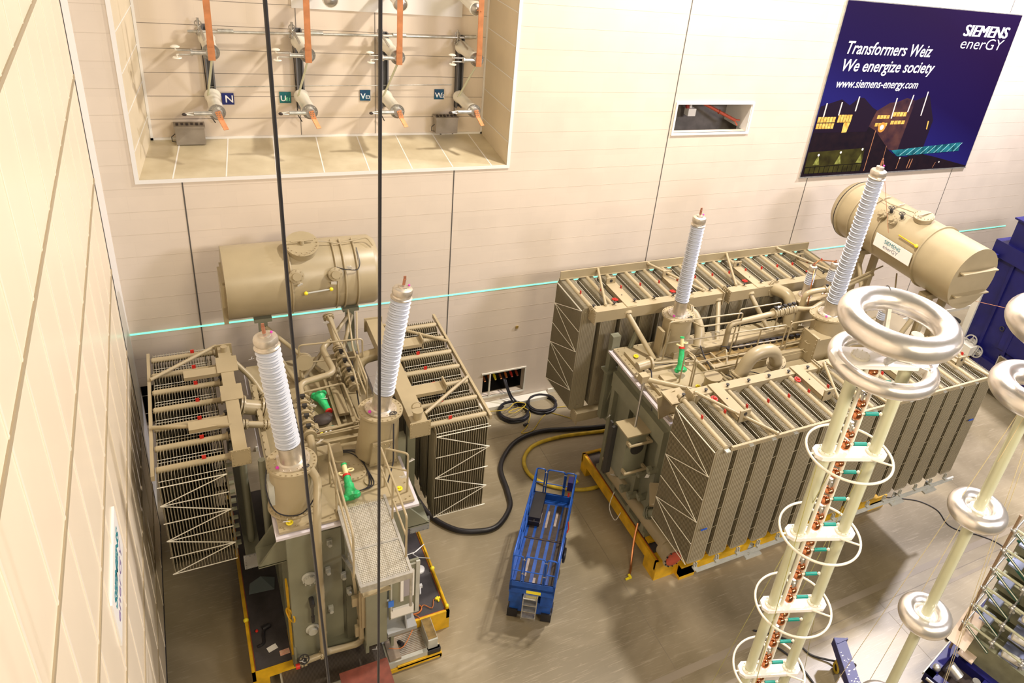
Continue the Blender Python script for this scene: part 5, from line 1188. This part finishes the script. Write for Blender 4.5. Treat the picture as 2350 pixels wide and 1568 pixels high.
# platform deck
q = MB(); q.box((-.56, 0, 1.17), (.56, 3.1, 1.23)); q.box((-.56, 0, 1.02), (.56, .05, 1.25)); q.box((-.56, 0, 1.10), (-.51, 3.1, 1.42)); q.box((.51, 0, 1.10), (.56, 3.1, 1.42)); q.box((-.56, 3.05, 1.1), (.56, 3.1, 1.42)); q.box((-.56, 0, 1.23), (.56, .03, 1.42)); dk = q.build('platform', BLUE, e)
q = MB()
for i, x in enumerate((-.38, -.17, .04, .24, .43)):
    q.box((x - .07, .16, 1.232), (x + .05, 1.55, 1.237)); q.box((x - .075, 1.62, 1.232), (x + .065, 2.85, 1.240))
q.box((-.5, 1.56, 1.232), (.5, 1.60, 1.25)); q.build('grip_strip', BROWN, dk)
q = MB()
for x, y, L in ((-.25, .35, .6), (-.02, 2.0, .6), (.21, 2.1, .5), (-.22, 2.1, .4), (.0, .18, .16)): q.box((x - .03, y, 1.238), (x + .03, y + L, 1.243))
q.build('worn_patch', mat('worn_pale_patch', (.40, .33, .30), .6, var=.3, scale=9), dk)
q = MB(); q.box((-.50, 2.0, 1.24), (-.20, 2.95, 1.55)); bx = q.build('tool_box', BLACK, dk)
q = MB(); q.box((-.49, 1.99, 1.4), (-.21, 2.0, 1.42)); q.cyl((-.35, 1.98, 1.46), (-.35, 2.0, 1.46), .02, n=8); q.build('latch', STEEL, bx)
q = MB(); q.box((-.13, -.006, 1.06), (.23, 0, 1.16)); q.build('warning_label', YBR, dk)
# rails
def rl(pts, r=.019): q = MB(); q.tube(pts, r, 8, rnd=.09); return q
g = MB()
for s in (-1, 1):
    x = s * .54
    g.tube([(x, .02, 1.25), (x, .02, 2.28), (x, 3.08, 2.28), (x, 3.08, 1.25)], .022, 8, rnd=.06); g.tube([(x, .02, 1.78), (x, 3.08, 1.78)], .016, 8)
    for y in (1.0, 1.6, 2.2): g.cyl((x, y, 1.25), (x, y, 2.28), .018, n=8)
    g.box((x - .012, .05, 2.0), (x + .012, 3.05, 2.04)) if s < 0 else None
g.build('side_rail', BLUE, e)
for y in (.02, 3.08):
    g = MB()
    for a, b in ((-.54, -.30), (-.24, .24), (.28, .52)):
        g.tube([(a, y, 1.25), (a, y, 2.28), (b, y, 2.28), (b, y, 1.25)], .020, 8, rnd=.08); g.cyl((a, y, 1.78), (b, y, 1.78), .015, n=8)
    g.box((-.54, y - .012, 1.25), (.54, y + .012, 1.42)); gt = g.build('gate', BLUE, e)
    g = MB()
    for x in (-.27, .26):
        for z in (2.18, 1.7): g.cyl((x - .04, y, z), (x + .04, y, z), .022, n=8)
    g.build('hinge', STEEL, gt)
g = MB(); g.box((.36, 2.75, 1.95), (.50, 3.0, 2.25)); cb = g.build('control_box', NAVY, e)
g = MB(); g.cyl((.43, 2.72, 1.9), (.43, 2.72, 1.8), .025, n=8); g.sphere((.43, 2.71, 1.8), .03, 8); g.tube([(.56, 1.9, 1.7), (.60, 1.85, 1.5), (.57, 1.8, 1.4)], .015, 6); g.build('stop_button', RED, cb)
g = MB()
for x in (-.17, .17): g.box((x - .012, -.12, .25), (x + .012, -.06, 1.05)); g.box((x - .012, -.1, 1.0), (x + .012, .1, 1.04))
ld = g.build('ladder', GALV, e)
g = MB()
for z in (.32, .55, .78, 1.0): g.box((-.17, -.14, z), (.17, .02, z + .025))
g.build('ladder_rung', GALV, ld)
g = MB(); g.box((-.14, .1, .28), (.14, .28, .46)); g.build('yellow_block', YEL, e)
g = MB(); g.box((-.55, .06, .60), (-.22, .3, .98)); g.box((.24, .06, .60), (.55, .3, .98)); g.build('side_cover', BLUE, e)
g = MB(); g.box((-.56, .08, .03), (-.30, .16, .30)); g.box((.30, .08, .03), (.56, .16, .30)); g.build('tyre_guard', BLACK, e)

# ================================================================== HOSES AND CABLES ON THE FLOOR
def cable(pts, r, m, name, lb, cat, sub=6, group=None):
    c = V(pts[0]); q = MB(); q.spline([V(p) - c for p in pts], r, 16 if r > .05 else 8, 10 if r > .05 else sub); return q.build(name, m, loc=c, label=lb, cat=cat, group=group)
cable([(13.2, 17.4, .08), (11.6, 17.5, .08), (10.4, 17.75, .08), (9.5, 17.95, .08), (8.7, 17.85, .08), (8.1, 17.5, .08), (7.54, 16.77, .08), (7.38, 15.73, .08), (7.2, 15.1, .08), (6.6, 14.56, .08), (5.98, 14.6, .08), (5.45, 14.9, .08), (5.0, 15.6, .08), (4.8, 16.6, .08)], .075, BLACK, 'oil_hose', 'thick black hose curving over the floor between the transformers', 'hose')
cable([(13.2, 17.2, .07), (11.5, 17.3, .07), (10.0, 17.50, .07), (8.95, 17.4, .07), (8.38, 16.9, .07), (8.28, 16.2, .07), (8.66, 15.56, .07), (9.47, 15.07, .07), (10.2, 15.0, .07), (11.2, 15.2, .07)], .06, YELH, 'oil_hose', 'thick yellow hose looping beside the black hose', 'hose')
def coil(c, R, r, n, lb, sx=1.0):
    e = []; 
    for i in range(n * 18):
        a = i * 2 * PI / 18; k = i // 18
        rr = R * (1 - .10 * ((k * 7) % 5) / 4) + random.uniform(-.015, .015)
        e.append((rr * sx * math.cos(a), rr * math.sin(a), r + (k // 3) * r * 1.7 + .01 * math.sin(a * 3 + k)))
    q = MB(); q.spline(e, r, 6, 2); return q.build('cable_coil', BLACK, loc=c, label=lb, cat='cable coil', group='black cable coils below the low hatch')
coil((8.92, 19.18, 0), .52, .032, 9, 'black cable coil with the yellow cord lying over it, nearer the left transformer')
coil((10.02, 19.30, 0), .50, .030, 8, 'black cable coil below the left end of the right transformer bank', 1.05)
cable([(8.8, YB + .3, 1.0), (8.82, YB - .05, .8), (8.95, 19.6, .35), (9.15, 19.45, .08)], .035, BLACK, 'supply_cable', 'black cable dropping from the low hatch to the coil, left of its twin', 'cable', group='cables from the low hatch')
cable([(8.9, YB + .3, 1.0), (8.9, YB - .04, .72), (9.05, 19.7, .3), (9.3, 19.5, .08)], .03, BLACK, 'supply_cable', 'black cable dropping from the low hatch to the coil, right of its twin', 'cable', group='cables from the low hatch')
cable([(7.6, 19.5, .2), (8.2, 19.35, .16), (8.7, 19.25, .2), (9.1, 19.5, .2), (9.4, 19.3, .2), (8.9, 19.0, .2), (8.7, 19.1, .2), (9.2, 19.2, .2), (9.4, 18.9, .12), (9.1, 18.4, .02), (8.8, 17.9 + .25, .02), (9.2, 18.15, .02), (9.8, 18.7, .02), (10.4, 19.2 - .2, .02), (10.9, 18.9, .05)], .014, YELH, 'extension_cord', 'thin yellow cord winding over the coil to the right transformer', 'cable')
cable([(9.3, 19.35, .12), (9.9, 19.0, .02), (10.4, 18.6, .02), (10.8, 18.2, .02)], .012, YELH, 'extension_cord', 'thin yellow cord running straight toward the bank foot', 'cable')
q = MB(); q.cyl((0, 0, .04), (.10, .03, .05), .045, n=10); q.cyl((.10, .03, .05), (.17, .05, .05), .03, n=10); q.build('cable_plug', BLACK, loc=(9.0, 18.45, 0), label='black and white plug on the floor at the cord end', cat='plug')
q = MB(); q.cbox((0, 0, .03), (.16, .05, .04)); q.cbox((.06, .03, .06), (.06, .12, .05)); q.build('earth_clamp', YBR, loc=(9.49, 15.42, 0), label='yellow clamp on the floor near the top of the scissor lift', cat='clamp', group='yellow earth clamps on the floor')
q = MB(); q.cbox((0, 0, .03), (.18, .05, .04)); q.cbox((.05, .03, .06), (.06, .13, .05)); q.build('earth_clamp', YBR, loc=(9.30, 11.60, 0), label='yellow clamp at the end of the copper braid on the floor', cat='clamp', group='yellow earth clamps on the floor')
q = MB(); q.spline([(9.97, 12.55, .95), (9.84, 12.4, .6), (9.72, 12.2, .25), (9.6, 12.0, .06), (9.5, 11.85, .03), (9.36, 11.68, .03)], .032, 6); q.build('copper_braid', COPPER, label='copper earthing braid hanging from the right transformer frame to the floor', cat='earthing braid')
cable([(9.93, 13.9, .9), (9.75, 13.75, .5), (9.78, 13.4, .3), (9.9, 13.35, .6)], .012, TAG, 'pull_chain', 'small pale chain loop hanging at the yellow frame of the right transformer', 'chain')
cable([(19.0, 11.3, .02), (19.44, 11.08, .02), (20.0, 10.73, .02), (20.28, 10.2, .02), (20.11, 9.61, .02), (20.35, 9.19, .02), (20.74, 8.89, .02), (21.13, 8.26, .02), (20.88, 7.35, .05)], .016, BLACK, 'floor_cable', 'thin black cable from the right transformer to the generator', 'cable')
cable([(16.6, 6.62, .02), (17.1, 6.45, .03), (17.8, 6.25, .1), (18.3, 6.1, .3)], .02, BLACK, 'floor_cable', 'short black lead ending left of the generator base', 'cable')
q = MB(); q.sphere((0, 0, .05), .07, 8); q.cyl((0, 0, .04), (.25, -.3, .03), .014, n=6); q.build('cable_clamp', DARK, loc=(16.55, 6.6, 0), label='small black clamp on the floor left of the generator base', cat='clamp')
cable([(11.6, 8.9, .03), (12.0, 8.6, .03), (12.45, 8.1, .03), (12.6, 7.7, .03), (13.0, 7.3, .1), (13.2, 6.9, .4), (12.95, 6.75, .6)], .025, BLACK, 'floor_cable', 'black cable looping to the blue support beam, upper of two', 'cable')
cable([(11.5, 8.75, .03), (11.9, 8.2, .03), (12.1, 7.6, .03), (12.1, 6.8, .03), (12.0, 5.5, .03)], .025, BLACK, 'floor_cable', 'black cable beside the blue support beam, lower of two', 'cable')

# ================================================================== HANGING CABLES
q = MB(); q.tube([(.65, 6.4, 19.5), (.679, 6.4, 15.73), (.695, 6.4, 13.86), (.703, 6.4, 13.03), (.752, 6.4, 10.86), (.861, 6.4, 7.63), (.93, 6.4, 5.5)], .016, 10); q.build('hanging_cable', BLACK, label='left of the two black cables hanging down the whole picture', cat='cable', group='long black hanging cables')
q = MB(); q.tube([(1.52, 6.4, 19.5), (1.50, 6.4, 15.78), (1.455, 6.4, 7.28), (1.44, 6.4, 5.0)], .016, 10); q.build('hanging_cable', BLACK, label='right of the two black cables hanging down the whole picture', cat='cable', group='long black hanging cables')

# ================================================================== SPHERE-GAP COLUMN TOWER
e = empty('chopping_gap_tower', (7.87, 5.47, 0), label='tall pale tower of two columns with copper sphere gaps, thin rings and two shiny toroids', cat='high-voltage tower')
A = V((-.35, .12)); B = V((.35, -.13))                     # the two main columns
lev = [.3, 1.85, 3.5, 5.18, 6.86, 8.5, 10.1]
top = 11.75
q = MB(); q.box((-1.1, -.8, .05), (1.1, .8, .30)); q.build('base_frame', NAVY, e)
for n_, c in (('main_column', A), ('main_column', B)):
    q = MB()
    zz = lev + [top]
    for i in range(len(zz) - 1):
        q.cyl((c.x, c.y, zz[i] + .05), (c.x, c.y, zz[i + 1] - .03), .088, n=28)
    q.build(n_, CREAMG, e)
S1 = A.lerp(B, .34); dd = (B - A).normalized(); nn = V((-dd.y, dd.x))
for i, z in enumerate(lev + [top]):
    q = MB(); M = Matrix.Translation((0, 0, z)) @ Matrix.Rotation(math.atan2(dd.y, dd.x), 4, 'Z')
    L = .56
    poly = [(-L, -.07), (-L + .08, -.145), (L - .08, -.145), (L, -.07), (L, .07), (L - .08, .145), (-L + .08, .145), (-L, .07)]
    if i == len(lev): poly = [(x * 1.35, y * 1.5) for x, y in poly]
    vs = [(x, y, -.03) for x, y in poly] + [(x, y, .03) for x, y in poly]
    q.add(vs, [tuple(reversed(range(8))), tuple(range(8, 16))] + [(k, (k + 1) % 8, 8 + (k + 1) % 8, 8 + k) for k in range(8)], M=M)
    pl = q.build('stage_plate', WHITE, e)
    q = MB()
    for c in (A, B):
        q.cyl((c.x, c.y, z + .03), (c.x, c.y, z + .06), .128, n=28); q.cyl((c.x, c.y, z - .06), (c.x, c.y, z - .03), .128, n=28)
        bolts(q, (c.x, c.y, z + .06), (0, 0, 1), .112, 10, .008, .015)
    q.build('column_collar', CREAM, pl)
    if 0 < i < len(lev):
        q = MB(); q.torus((0, 0, z), .63, .020, (0, 0, 1), 64, 10); 
        q.cyl((B.x * .6 - nn.x * .1, B.y * .6 - nn.y * .1, z), (.44, -.45, z), .016, n=8); q.cyl((.1 + nn.x * .2, nn.y * .2, z), (.25, .57, z), .016, n=8); q.cyl((A.x, A.y, z), (-.6, .2, z), .016, n=8)
        q.build('guard_ring', CREAM, e)
for s in (-1, 1):
    c = S1 + nn * (.04 * s) + dd * (.115 * s)
    q = MB(); q.cyl((c.x, c.y, .3), (c.x, c.y, top), .030, n=12); q.build('gap_rod', CREAM, e)
zz = lev + [top]
for i in range(len(zz) - 1):
    h = zz[i + 1] - zz[i]
    for z in [zz[i] + .15 + h * k / 3 for k in range(3)]:
        q = MB(); q.sphere((S1.x, S1.y, z), .078, 22); q.cyl((S1.x, S1.y, z - .066), (S1.x, S1.y, z - .085), .02, n=10); q.sphere((S1.x, S1.y, z + .205), .080, 22, (1, 1, .72)); q.build('gap_sphere', SPH, e)
        q = MB(); q.cyl((S1.x, S1.y, z + .22), (S1.x, S1.y, z + .36), .022, n=10); q.bar((S1.x, S1.y, z + .34), (S1.x + nn.x * .14, S1.y + nn.y * .14, z + .38), .05, .03); q.cyl((S1.x + nn.x * .03, S1.y + nn.y * .03, z + .33), (S1.x + nn.x * .03, S1.y + nn.y * .03, z + .40), .03, n=10); q.build('sphere_holder', GALV, e)
        a = S1 + dd * .06; b = B - dd * .12
        m0 = a.lerp(b, .22); m1 = a.lerp(b, .86)
        q = MB(); q.cyl((m0.x, m0.y, z + .02), (m1.x, m1.y, z + .02), .030, n=14); rs = q.build('resistor', TEAL, e)
        q = MB(); q.cyl((a.x - dd.x * .35, a.y - dd.y * .35, z + .02), (m0.x, m0.y, z + .02), .015, n=8); q.cyl((m1.x, m1.y, z + .02), (b.x, b.y, z + .02), .013, n=8); q.sphere((b.x, b.y, z + .02), .028, 8); q.build('resistor_lead', CREAM, rs)
q = MB(); q.torus((0, -.02, 12.33), .64, .172, (0, 0, 1), 72, 28); to = q.build('toroid', ALU, e)
q = MB(); q.torus((.33, .55, 12.33), .1745, .006, V((.55, -.33, 0)), 24, 5); q.build('toroid_seam', DARK, to)
q = MB(); q.torus((.0, .0, 11.68), .64, .112, (0, 0, 1), 72, 22); q.build('toroid', ALU, e)
q = MB(); q.bar((.05, .1, top + .03), (.30, .42, 12.25), .05, .10); q.box((.28, .40, 12.15), (.34, .50, 12.42)); q.bar((.1, -.1, top + .03), (.42, -.42, 11.72), .05, .08); q.bar((.42, -.44, 11.5), (.42, -.44, 11.80), .07, .02); q.bar((-.1, -.1, top + .03), (-.35, -.45, 12.2), .05, .08); q.build('toroid_bracket', GALV, e)
# guy ropes of this tower
for k, (a, b) in enumerate((((7.35, 5.3, 10.0), (9.35, 7.9, .0)), ((7.9, 5.2, 10.0), (10.76, 7.7, .0)), ((8.3, 5.6, 8.4), (11.9, 7.25, 0)), ((7.3, 5.5, 10.0), (7.15, 4.75, 0.0)))):
    c = V(a); q = MB(); q.cyl((0, 0, 0), V(b) - c, .006, n=6); q.build('guy_rope', mat('olive_rope', (.42, .40, .14), .6) if k == 0 else bpy.data.materials['olive_rope'], loc=c, label=['olive guy rope left of the sphere-gap tower', 'olive guy rope right of the left main column', 'olive guy rope nearest the blue beam', 'olive guy rope running down in front of the tower'][k], cat='rope', group='olive guy ropes of the sphere-gap tower')

# ================================================================== COLUMN WITH TOROIDS (right)
e = empty('divider_column', (10.53, 4.70, 0), label='slender pale column with four shiny toroids at the right edge', cat='high-voltage column')
q = MB(); q.box((-.7, -.7, .05), (.7, .7, .25)); q.build('base_frame', NAVY, e)
zs = [.25, 3.6, 6.2, 8.75, 11.0]
for i in range(4):
    q = MB(); q.cyl((0, 0, zs[i]), (0, 0, zs[i + 1]), .094, n=32); q.build('column_section', CREAMG, e)
for z in zs[1:4]:
    q = MB(); q.torus((0, 0, z), .325, .155, (0, 0, 1), 64, 28); to = q.build('toroid', ALU, e)
    q = MB(); q.cyl((0, 0, z - .02), (0, 0, z + .03), .22, n=32); q.cyl((0, 0, z + .03), (0, 0, z + .07), .145, n=32); bolts(q, (0, 0, z + .07), (0, 0, 1), .128, 10, .008, .012); bolts(q, (0, 0, z + .03), (0, 0, 1), .20, 16, .006, .008); q.build('toroid_hub', WHITE, to)
q = MB(); q.torus((0, 0, 11.15), .50, .19, (0, 0, 1), 64, 28); q.build('toroid', ALU, e)
q = MB(); q.torus((0, 0, 12.25), .64, .21, (0, 0, 1), 64, 28); q.build('toroid', ALU, e)
q = MB(); q.cyl((0, 0, 11.0), (0, 0, 12.2), .12, n=20); q.bar((-.5, 0, 11.2), (.5, 0, 11.2), .08, .05); q.bar((-.6, 0, 12.25), (.6, 0, 12.25), .08, .05); q.build('head_frame', ALU, e)
RP = mat('pale_rope', (.78, .68, .42), .6)
for k, (a, b) in enumerate((((10.1, 4.6, 11.0), (11.62, 6.45, .0)), ((10.2, 4.55, 11.0), (12.43, 6.09, .0)), ((11.0, 4.8, 10.8), (13.68, 4.85, .0)), ((11.05, 4.75, 10.8), (13.95, 4.96, .0)))):
    c = V(a); q = MB(); q.cyl((0, 0, 0), V(b) - c, .006, n=6); q.build('guy_rope', RP, loc=c, label=['pale guy rope of the toroid column, left of the left pair', 'pale guy rope of the toroid column, right of the left pair', 'pale guy rope over the generator, left of the pair', 'pale guy rope over the generator, right of the pair'][k], cat='rope', group='pale guy ropes of the toroid column')

# ================================================================== BLUE TANK AT THE RIGHT
e = empty('blue_tank', (29.6, 14.3, 0), label='huge dark blue tank standing at the right edge behind the right transformer', cat='tank')
q = MB(); q.box((-1.7, -2.6, .95), (1.9, 2.0, 5.6)); 
for y in (-2.3, -1.2, -.1, 1.0): q.box((-1.78, y, 1.3), (-1.7, y + .12, 5.6))
q.build('tank_body', NAVY, e)
q = MB(); q.box((-1.85, -2.7, 5.6), (2.0, 2.1, 6.25)); q.box((-1.6, -2.4, 6.25), (1.8, 1.7, 7.25)); q.box((-1.72, -2.5, 7.25), (1.9, 1.8, 7.32)); q.cyl((-.9, .9, 7.32), (-.9, .9, 7.42), .5, n=24); q.build('tank_head', NAVY, e)
q = MB(); q.box((-1.80, 1.78, 1.2), (-1.60, 2.06, 5.9)); q.build('cream_post', CREAM, e)
q = MB(); q.box((-2.1, 1.7, 5.6), (-1.7, 1.85, 5.75)); q.box((-2.1, 2.4, 5.6), (-1.95, 2.55, 5.75)); q.box((-2.15, 1.75, 5.62), (-2.0, 2.5, 5.74)); q.bar((-2.05, 2.4, 5.6), (-1.8, 2.1, 4.7), .10, .10); q.bar((-2.05, 1.8, 5.6), (-1.8, 2.05, 4.6), .10, .10); q.build('bracket', NAVY, e)
q = MB(); q.box((-1.95, -2.6, .9), (-1.7, 2.0, 1.55)); q.box((-1.76, -.9, 2.2), (-1.70, .3, 3.6)); q.build('lower_skirt', NAVY, e)
q = MB(); q.box((-1.99, -2.7, .84), (-1.95, 2.0, .92)); q.build('skirt_edge', LGREY, e)
q = MB(); q.box((-1.6, -2.4, 0), (-1.2, -2.0, .95)); q.box((-1.6, 1.4, 0), (-1.2, 1.8, .95)); q.box((1.2, -2.4, 0), (1.6, -2.0, .95)); q.box((1.2, 1.4, 0), (1.6, 1.8, .95)); q.box((-1.5, -2.5, .5), (1.6, 1.9, .95)); q.build('foot', BLACK, e)
q = MB(); q.torus((-1.74, .45, 3.0), .09, .02, (1, 0, 0), 14, 6); q.build('lifting_eye', DARK, e)
for y, z in ((1.25, 1.9), (.85, 1.62)):
    valve_wheel(e, (-1.95, y, z), (-1, -.1, .5), .24, GALV, .22)
q = MB(); q.box((-2.5, .9, 1.5), (-2.0, 1.9, 1.9)); q.build('valve_box', CREAM, e)
q = MB(); q.box((-2.35, 1.1, 1.1), (-1.98, 1.7, 1.45)); q.build('yellow_bracket', YEL, e)
q = MB(); q.torus((-2.3, 2.3, 2.3), .32, .06, (0.2, 0, 1), 24, 8); q.torus((-2.3, 2.3, 2.42), .32, .06, (0.1, .1, 1), 24, 8); q.build('hose_loop', BLACK, e)
q = MB(); q.box((-2.05, -.95, 1.15), (-2.0, -.1, 2.1)); q.box((-2.06, -.55, 1.13), (-2.0, -.52, 2.12)); gr = q.build('filter_grille', mat('bronze_mesh', (.22, .18, .10), .5, .3, var=.3, scale=30), e)
q = MB(); q.box((-2.07, -.98, 1.12), (-2.0, -.94, 2.13)); q.box((-2.07, -.11, 1.12), (-2.0, -.07, 2.13)); q.box((-2.07, -.98, 2.1), (-2.0, -.07, 2.13)); q.box((-2.07, -.98, 1.12), (-2.0, -.07, 1.15)); q.box((-2.075, -.54, 1.12), (-2.0, -.51, 2.13)); q.build('grille_frame', GALV, gr)
# red lanyard line and its sleeve
PINK = mat('orange_line', (.75, .32, .18), .5)
q = MB(); q.cyl((20.2, 11.8, 7.15), (12.2, 5.5, 11.6), .006, n=6); q.build('safety_line', PINK, label='thin orange line from the drum end to the red sleeve at the right edge', cat='line')
q = MB(); q.cyl((16.2, 13.45, 11.2), (18.9, 14.6, 8.2), .008, n=6); q.build('safety_line', PINK, label='thin orange line hanging down over the name plate of the drum', cat='line')
q = MB(); q.cyl((12.6, 5.82, 11.38), (11.5, 4.95, 12.0), .028, n=12); q.build('red_sleeve', RED, label='red tube on the line beside the top toroid at the right edge', cat='tube')

# ================================================================== GENERATOR RACK (lower right)
GA = math.atan2(.85, 3.35)
e = empty('impulse_generator', (14.85, 5.9, 0), GA, label='generator with pale rods and green resistors on a blue base, lower right corner', cat='generator')
q = MB(); q.box((-.05, -.12, .12), (7.0, .10, .42)); q.box((-.05, -3.2, .12), (.18, .1, .42)); q.box((1.1, -3.2, .12), (1.3, 0, .40)); q.box((-.05, -3.3, .12), (7.0, -3.1, .42)); q.box((.2, -1.2, .14), (1.1, -1.0, .38)); q.build('base_frame', NAVY, e)
q = MB(); q.cyl((-.12, -2.4, .35), (-.12, .0, .35), .04, n=12); q.build('base_tube', STEEL, e)
q = MB(); q.box((-.1, .10, .36), (3.6, .13, .44)); q.build('base_edge', LGREY, e)
q = MB(); q.box((.18, -3.1, .10), (6.9, -.12, .14)); q.build('base_floor', BROWN, e)
for x, y in ((.1, -.0), (.1, -3.1), (6.5, 0), (6.5, -3.1)): q = MB(); q.cyl((x, y - .05, .10), (x, y + .05, .10), .10, n=16); q.build('caster', DARK, e)
q = MB(); q.cyl((.55, -.55, .42), (.55, -.25, .55), .14, n=18); q.cyl((.7, -.9, .14), (.7, -.9, .55), .10, n=14); q.sphere((.25, -.05, .50), .10, 12); q.build('pump_group', GALV, e)
q = MB(); q.box((1.3, -2.1, .14), (3.2, -.25, 1.1)); q.build('capacitor_case', mat('grey_green_case', (.28, .28, .18), .5, var=.3), e)
q = MB(); q.box((1.0, -.6, .6), (1.9, -.2, .64)); q.bar((.9, -.1, .9), (1.7, -.1, 1.5), .5, .03); q.build('cover_sheet', mat('cream_sheet', (.72, .58, .46), .5), e)
for k in range(6):
    z = 1.5 + .655 * k
    q = MB(); q.cyl((1.2, -.02, z), (1.2, -1.6, z), .035, n=12); q.cyl((1.9, -.02, z), (1.9, -1.6, z), .035, n=12); rd = q.build('support_rod', CREAMG, e)
    q = MB()
    for y in (-.02, -.75, -1.5):
        q.cyl((1.1, y, z), (2.0, y, z), .022, n=10); q.sphere((1.1, y, z), .045, 10); q.sphere((1.16, y + .06, z - .05), .035, 8); q.sphere((1.2, y, z), .06, 10); q.cyl((1.2, y, z), (1.2, y, z - .25), .02, n=8); q.sphere((1.25, y - .05, z - .2), .04, 8)
    q.build('rod_clamp', GALV, rd)
    q = MB(); q.cyl((1.15, -.08, z - .06), (1.22, -.75, z - .45), .032, n=12); q.cyl((1.85, -.08, z - .06), (1.95, -.75, z - .45), .032, n=12); q.build('resistor', DKGR, e)
    q = MB(); q.cyl((1.12, -.08, z - .03), (1.19, -.75, z - .42), .014, n=8); q.build('resistor_rail', CREAM, e)
    q = MB(); q.lathe((1.35, -1.0, z - .25), (.2, -1, 0), [(0, .05), (.03, .10), (.4, .11), (.52, .10), (.55, .05)], 20); q.build('porcelain_insulator', CREAM, e)
    q = MB(); q.box((2.0, -1.6, z - .5), (3.4, -.1, z - .05)); q.build('capacitor_case', bpy.data.materials['grey_green_case'], e)
    q = MB(); q.box((1.35, -1.45, z - .42), (1.95, -.95, z - .36)); q.box((1.5, -1.7, z - .45), (1.9, -1.5, z - .3)); q.box((1.4, -.5, z - .5), (1.8, -.2, z - .45)); q.build('stage_shelf', mat('pale_blue_shelf', (.35, .40, .62), .4) if 'pale_blue_shelf' not in bpy.data.materials else bpy.data.materials['pale_blue_shelf'], e)
q = MB()
for x, y in ((1.2, .02), (3.4, .02), (3.4, -1.65), (1.95, -1.65)): q.cyl((x, y, .4), (x, y, 5.2), .035, n=10)
q.build('upright', mat('brown_upright', (.30, .20, .12), .5), e)

# ================================================================== BLUE SUPPORT BEAM (bottom, right of the tower)
e = empty('support_beam', (13.05, 7.45, 0), label='blue steel beam on a caster with worn paint at the bottom edge', cat='beam')
q = MB(); q.bar((0, 0, .80), (-1.6, -3.4, .80), .30, .012); q.bar((0, 0, .56), (-1.6, -3.4, .56), .30, .012); q.bar((-.135, .064, .68), (-1.735, -3.336, .68), .012, .24); q.bar((0, 0, .68), (-1.6, -3.4, .68), .02, .24)
q.box((-.18, -.12, .55), (.18, -.08, .82)); q.build('beam_body', NAVY, e)
q = MB()
for i in range(26):
    t = random.uniform(.10, .36); s = random.uniform(-.10, .14); r_ = random.uniform(.008, .03); p = V((-1.6 * t + s * .9, -3.4 * t - s * .42, .807)); q.cbox(p, (r_ * 2, r_, .002))
q.cbox((-.62, -1.2, .808), (.12, .22, .002)); q.build('worn_patch', TAG, e)
q = MB(); q.cyl((-.16, -.32, .15), (-.06, -.36, .15), .15, n=20); q.cyl((-1.5, -3.0, .15), (-1.4, -3.04, .15), .15, n=20); q.build('caster_wheel', BLACK, e)
q = MB(); q.box((-.2, -.45, .28), (-.02, -.25, .55)); q.box((-1.55, -3.15, .28), (-1.35, -2.95, .55)); q.torus((-.18, -.33, .15), .12, .03, (1, -.4, 0), 18, 6); q.build('caster_fork', YELH, e)

# ================================================================== CAMERA
cam = bpy.data.cameras.new('camera'); co = bpy.data.objects.new('camera', cam); COL.objects.link(co)
cam.sensor_fit = 'HORIZONTAL'; cam.sensor_width = 36.0; cam.lens = 1771.5 / 2350 * 36
cam.shift_x = -277.5 / 2350; cam.shift_y = -131.0 / 2350
cam.clip_start = .2; cam.clip_end = 200
co.location = (0, 0, 17); co.rotation_euler = (1.0711, -0.1532, -0.5070)
sc = bpy.context.scene; sc.camera = co

# ================================================================== LIGHT
def area(loc, target, size, power, col, sy=None):
    l = bpy.data.lights.new('hall_or_fill_lamp', 'AREA'); l.energy = power; l.color = col; l.shape = 'RECTANGLE'; l.size = size; l.size_y = sy or size
    o = bpy.data.objects.new('hall_or_fill_lamp', l); COL.objects.link(o); o.location = loc
    o.rotation_euler = (V(target) - V(loc)).to_track_quat('-Z', 'Y').to_euler(); return o
WARM = (1.0, .85, .62); NEUT = (1.0, .90, .78); COOL = (.97, .92, 1.0)
area((30.0, 15.0, 22.5), (26, 13.5, 0), 1.2, 5200, COOL)
area((13.5, 14.5, 22.5), (12.6, 13.0, 0), 1.0, 2900, NEUT)
area((8, -6, 20), (8, 11, 2), 5.0, 1900, WARM, 2.5)  # unseen front fill behind the camera, added to brighten front faces
area((20, -6, 20), (18, 11, 3), 5.0, 2500, COOL, 2.5)  # second unseen fill, added for the front faces further right
w = bpy.data.worlds.new('hall_ambience'); sc.world = w; w.use_nodes = True
bg = w.node_tree.nodes['Background']; bg.inputs[0].default_value = (1.0, .86, .62, 1); bg.inputs[1].default_value = .15
vs = sc.view_settings; vs.view_transform = 'Standard'; vs.look = 'None'; vs.gamma = 1; vs.use_curve_mapping = False; vs.exposure = 0.28
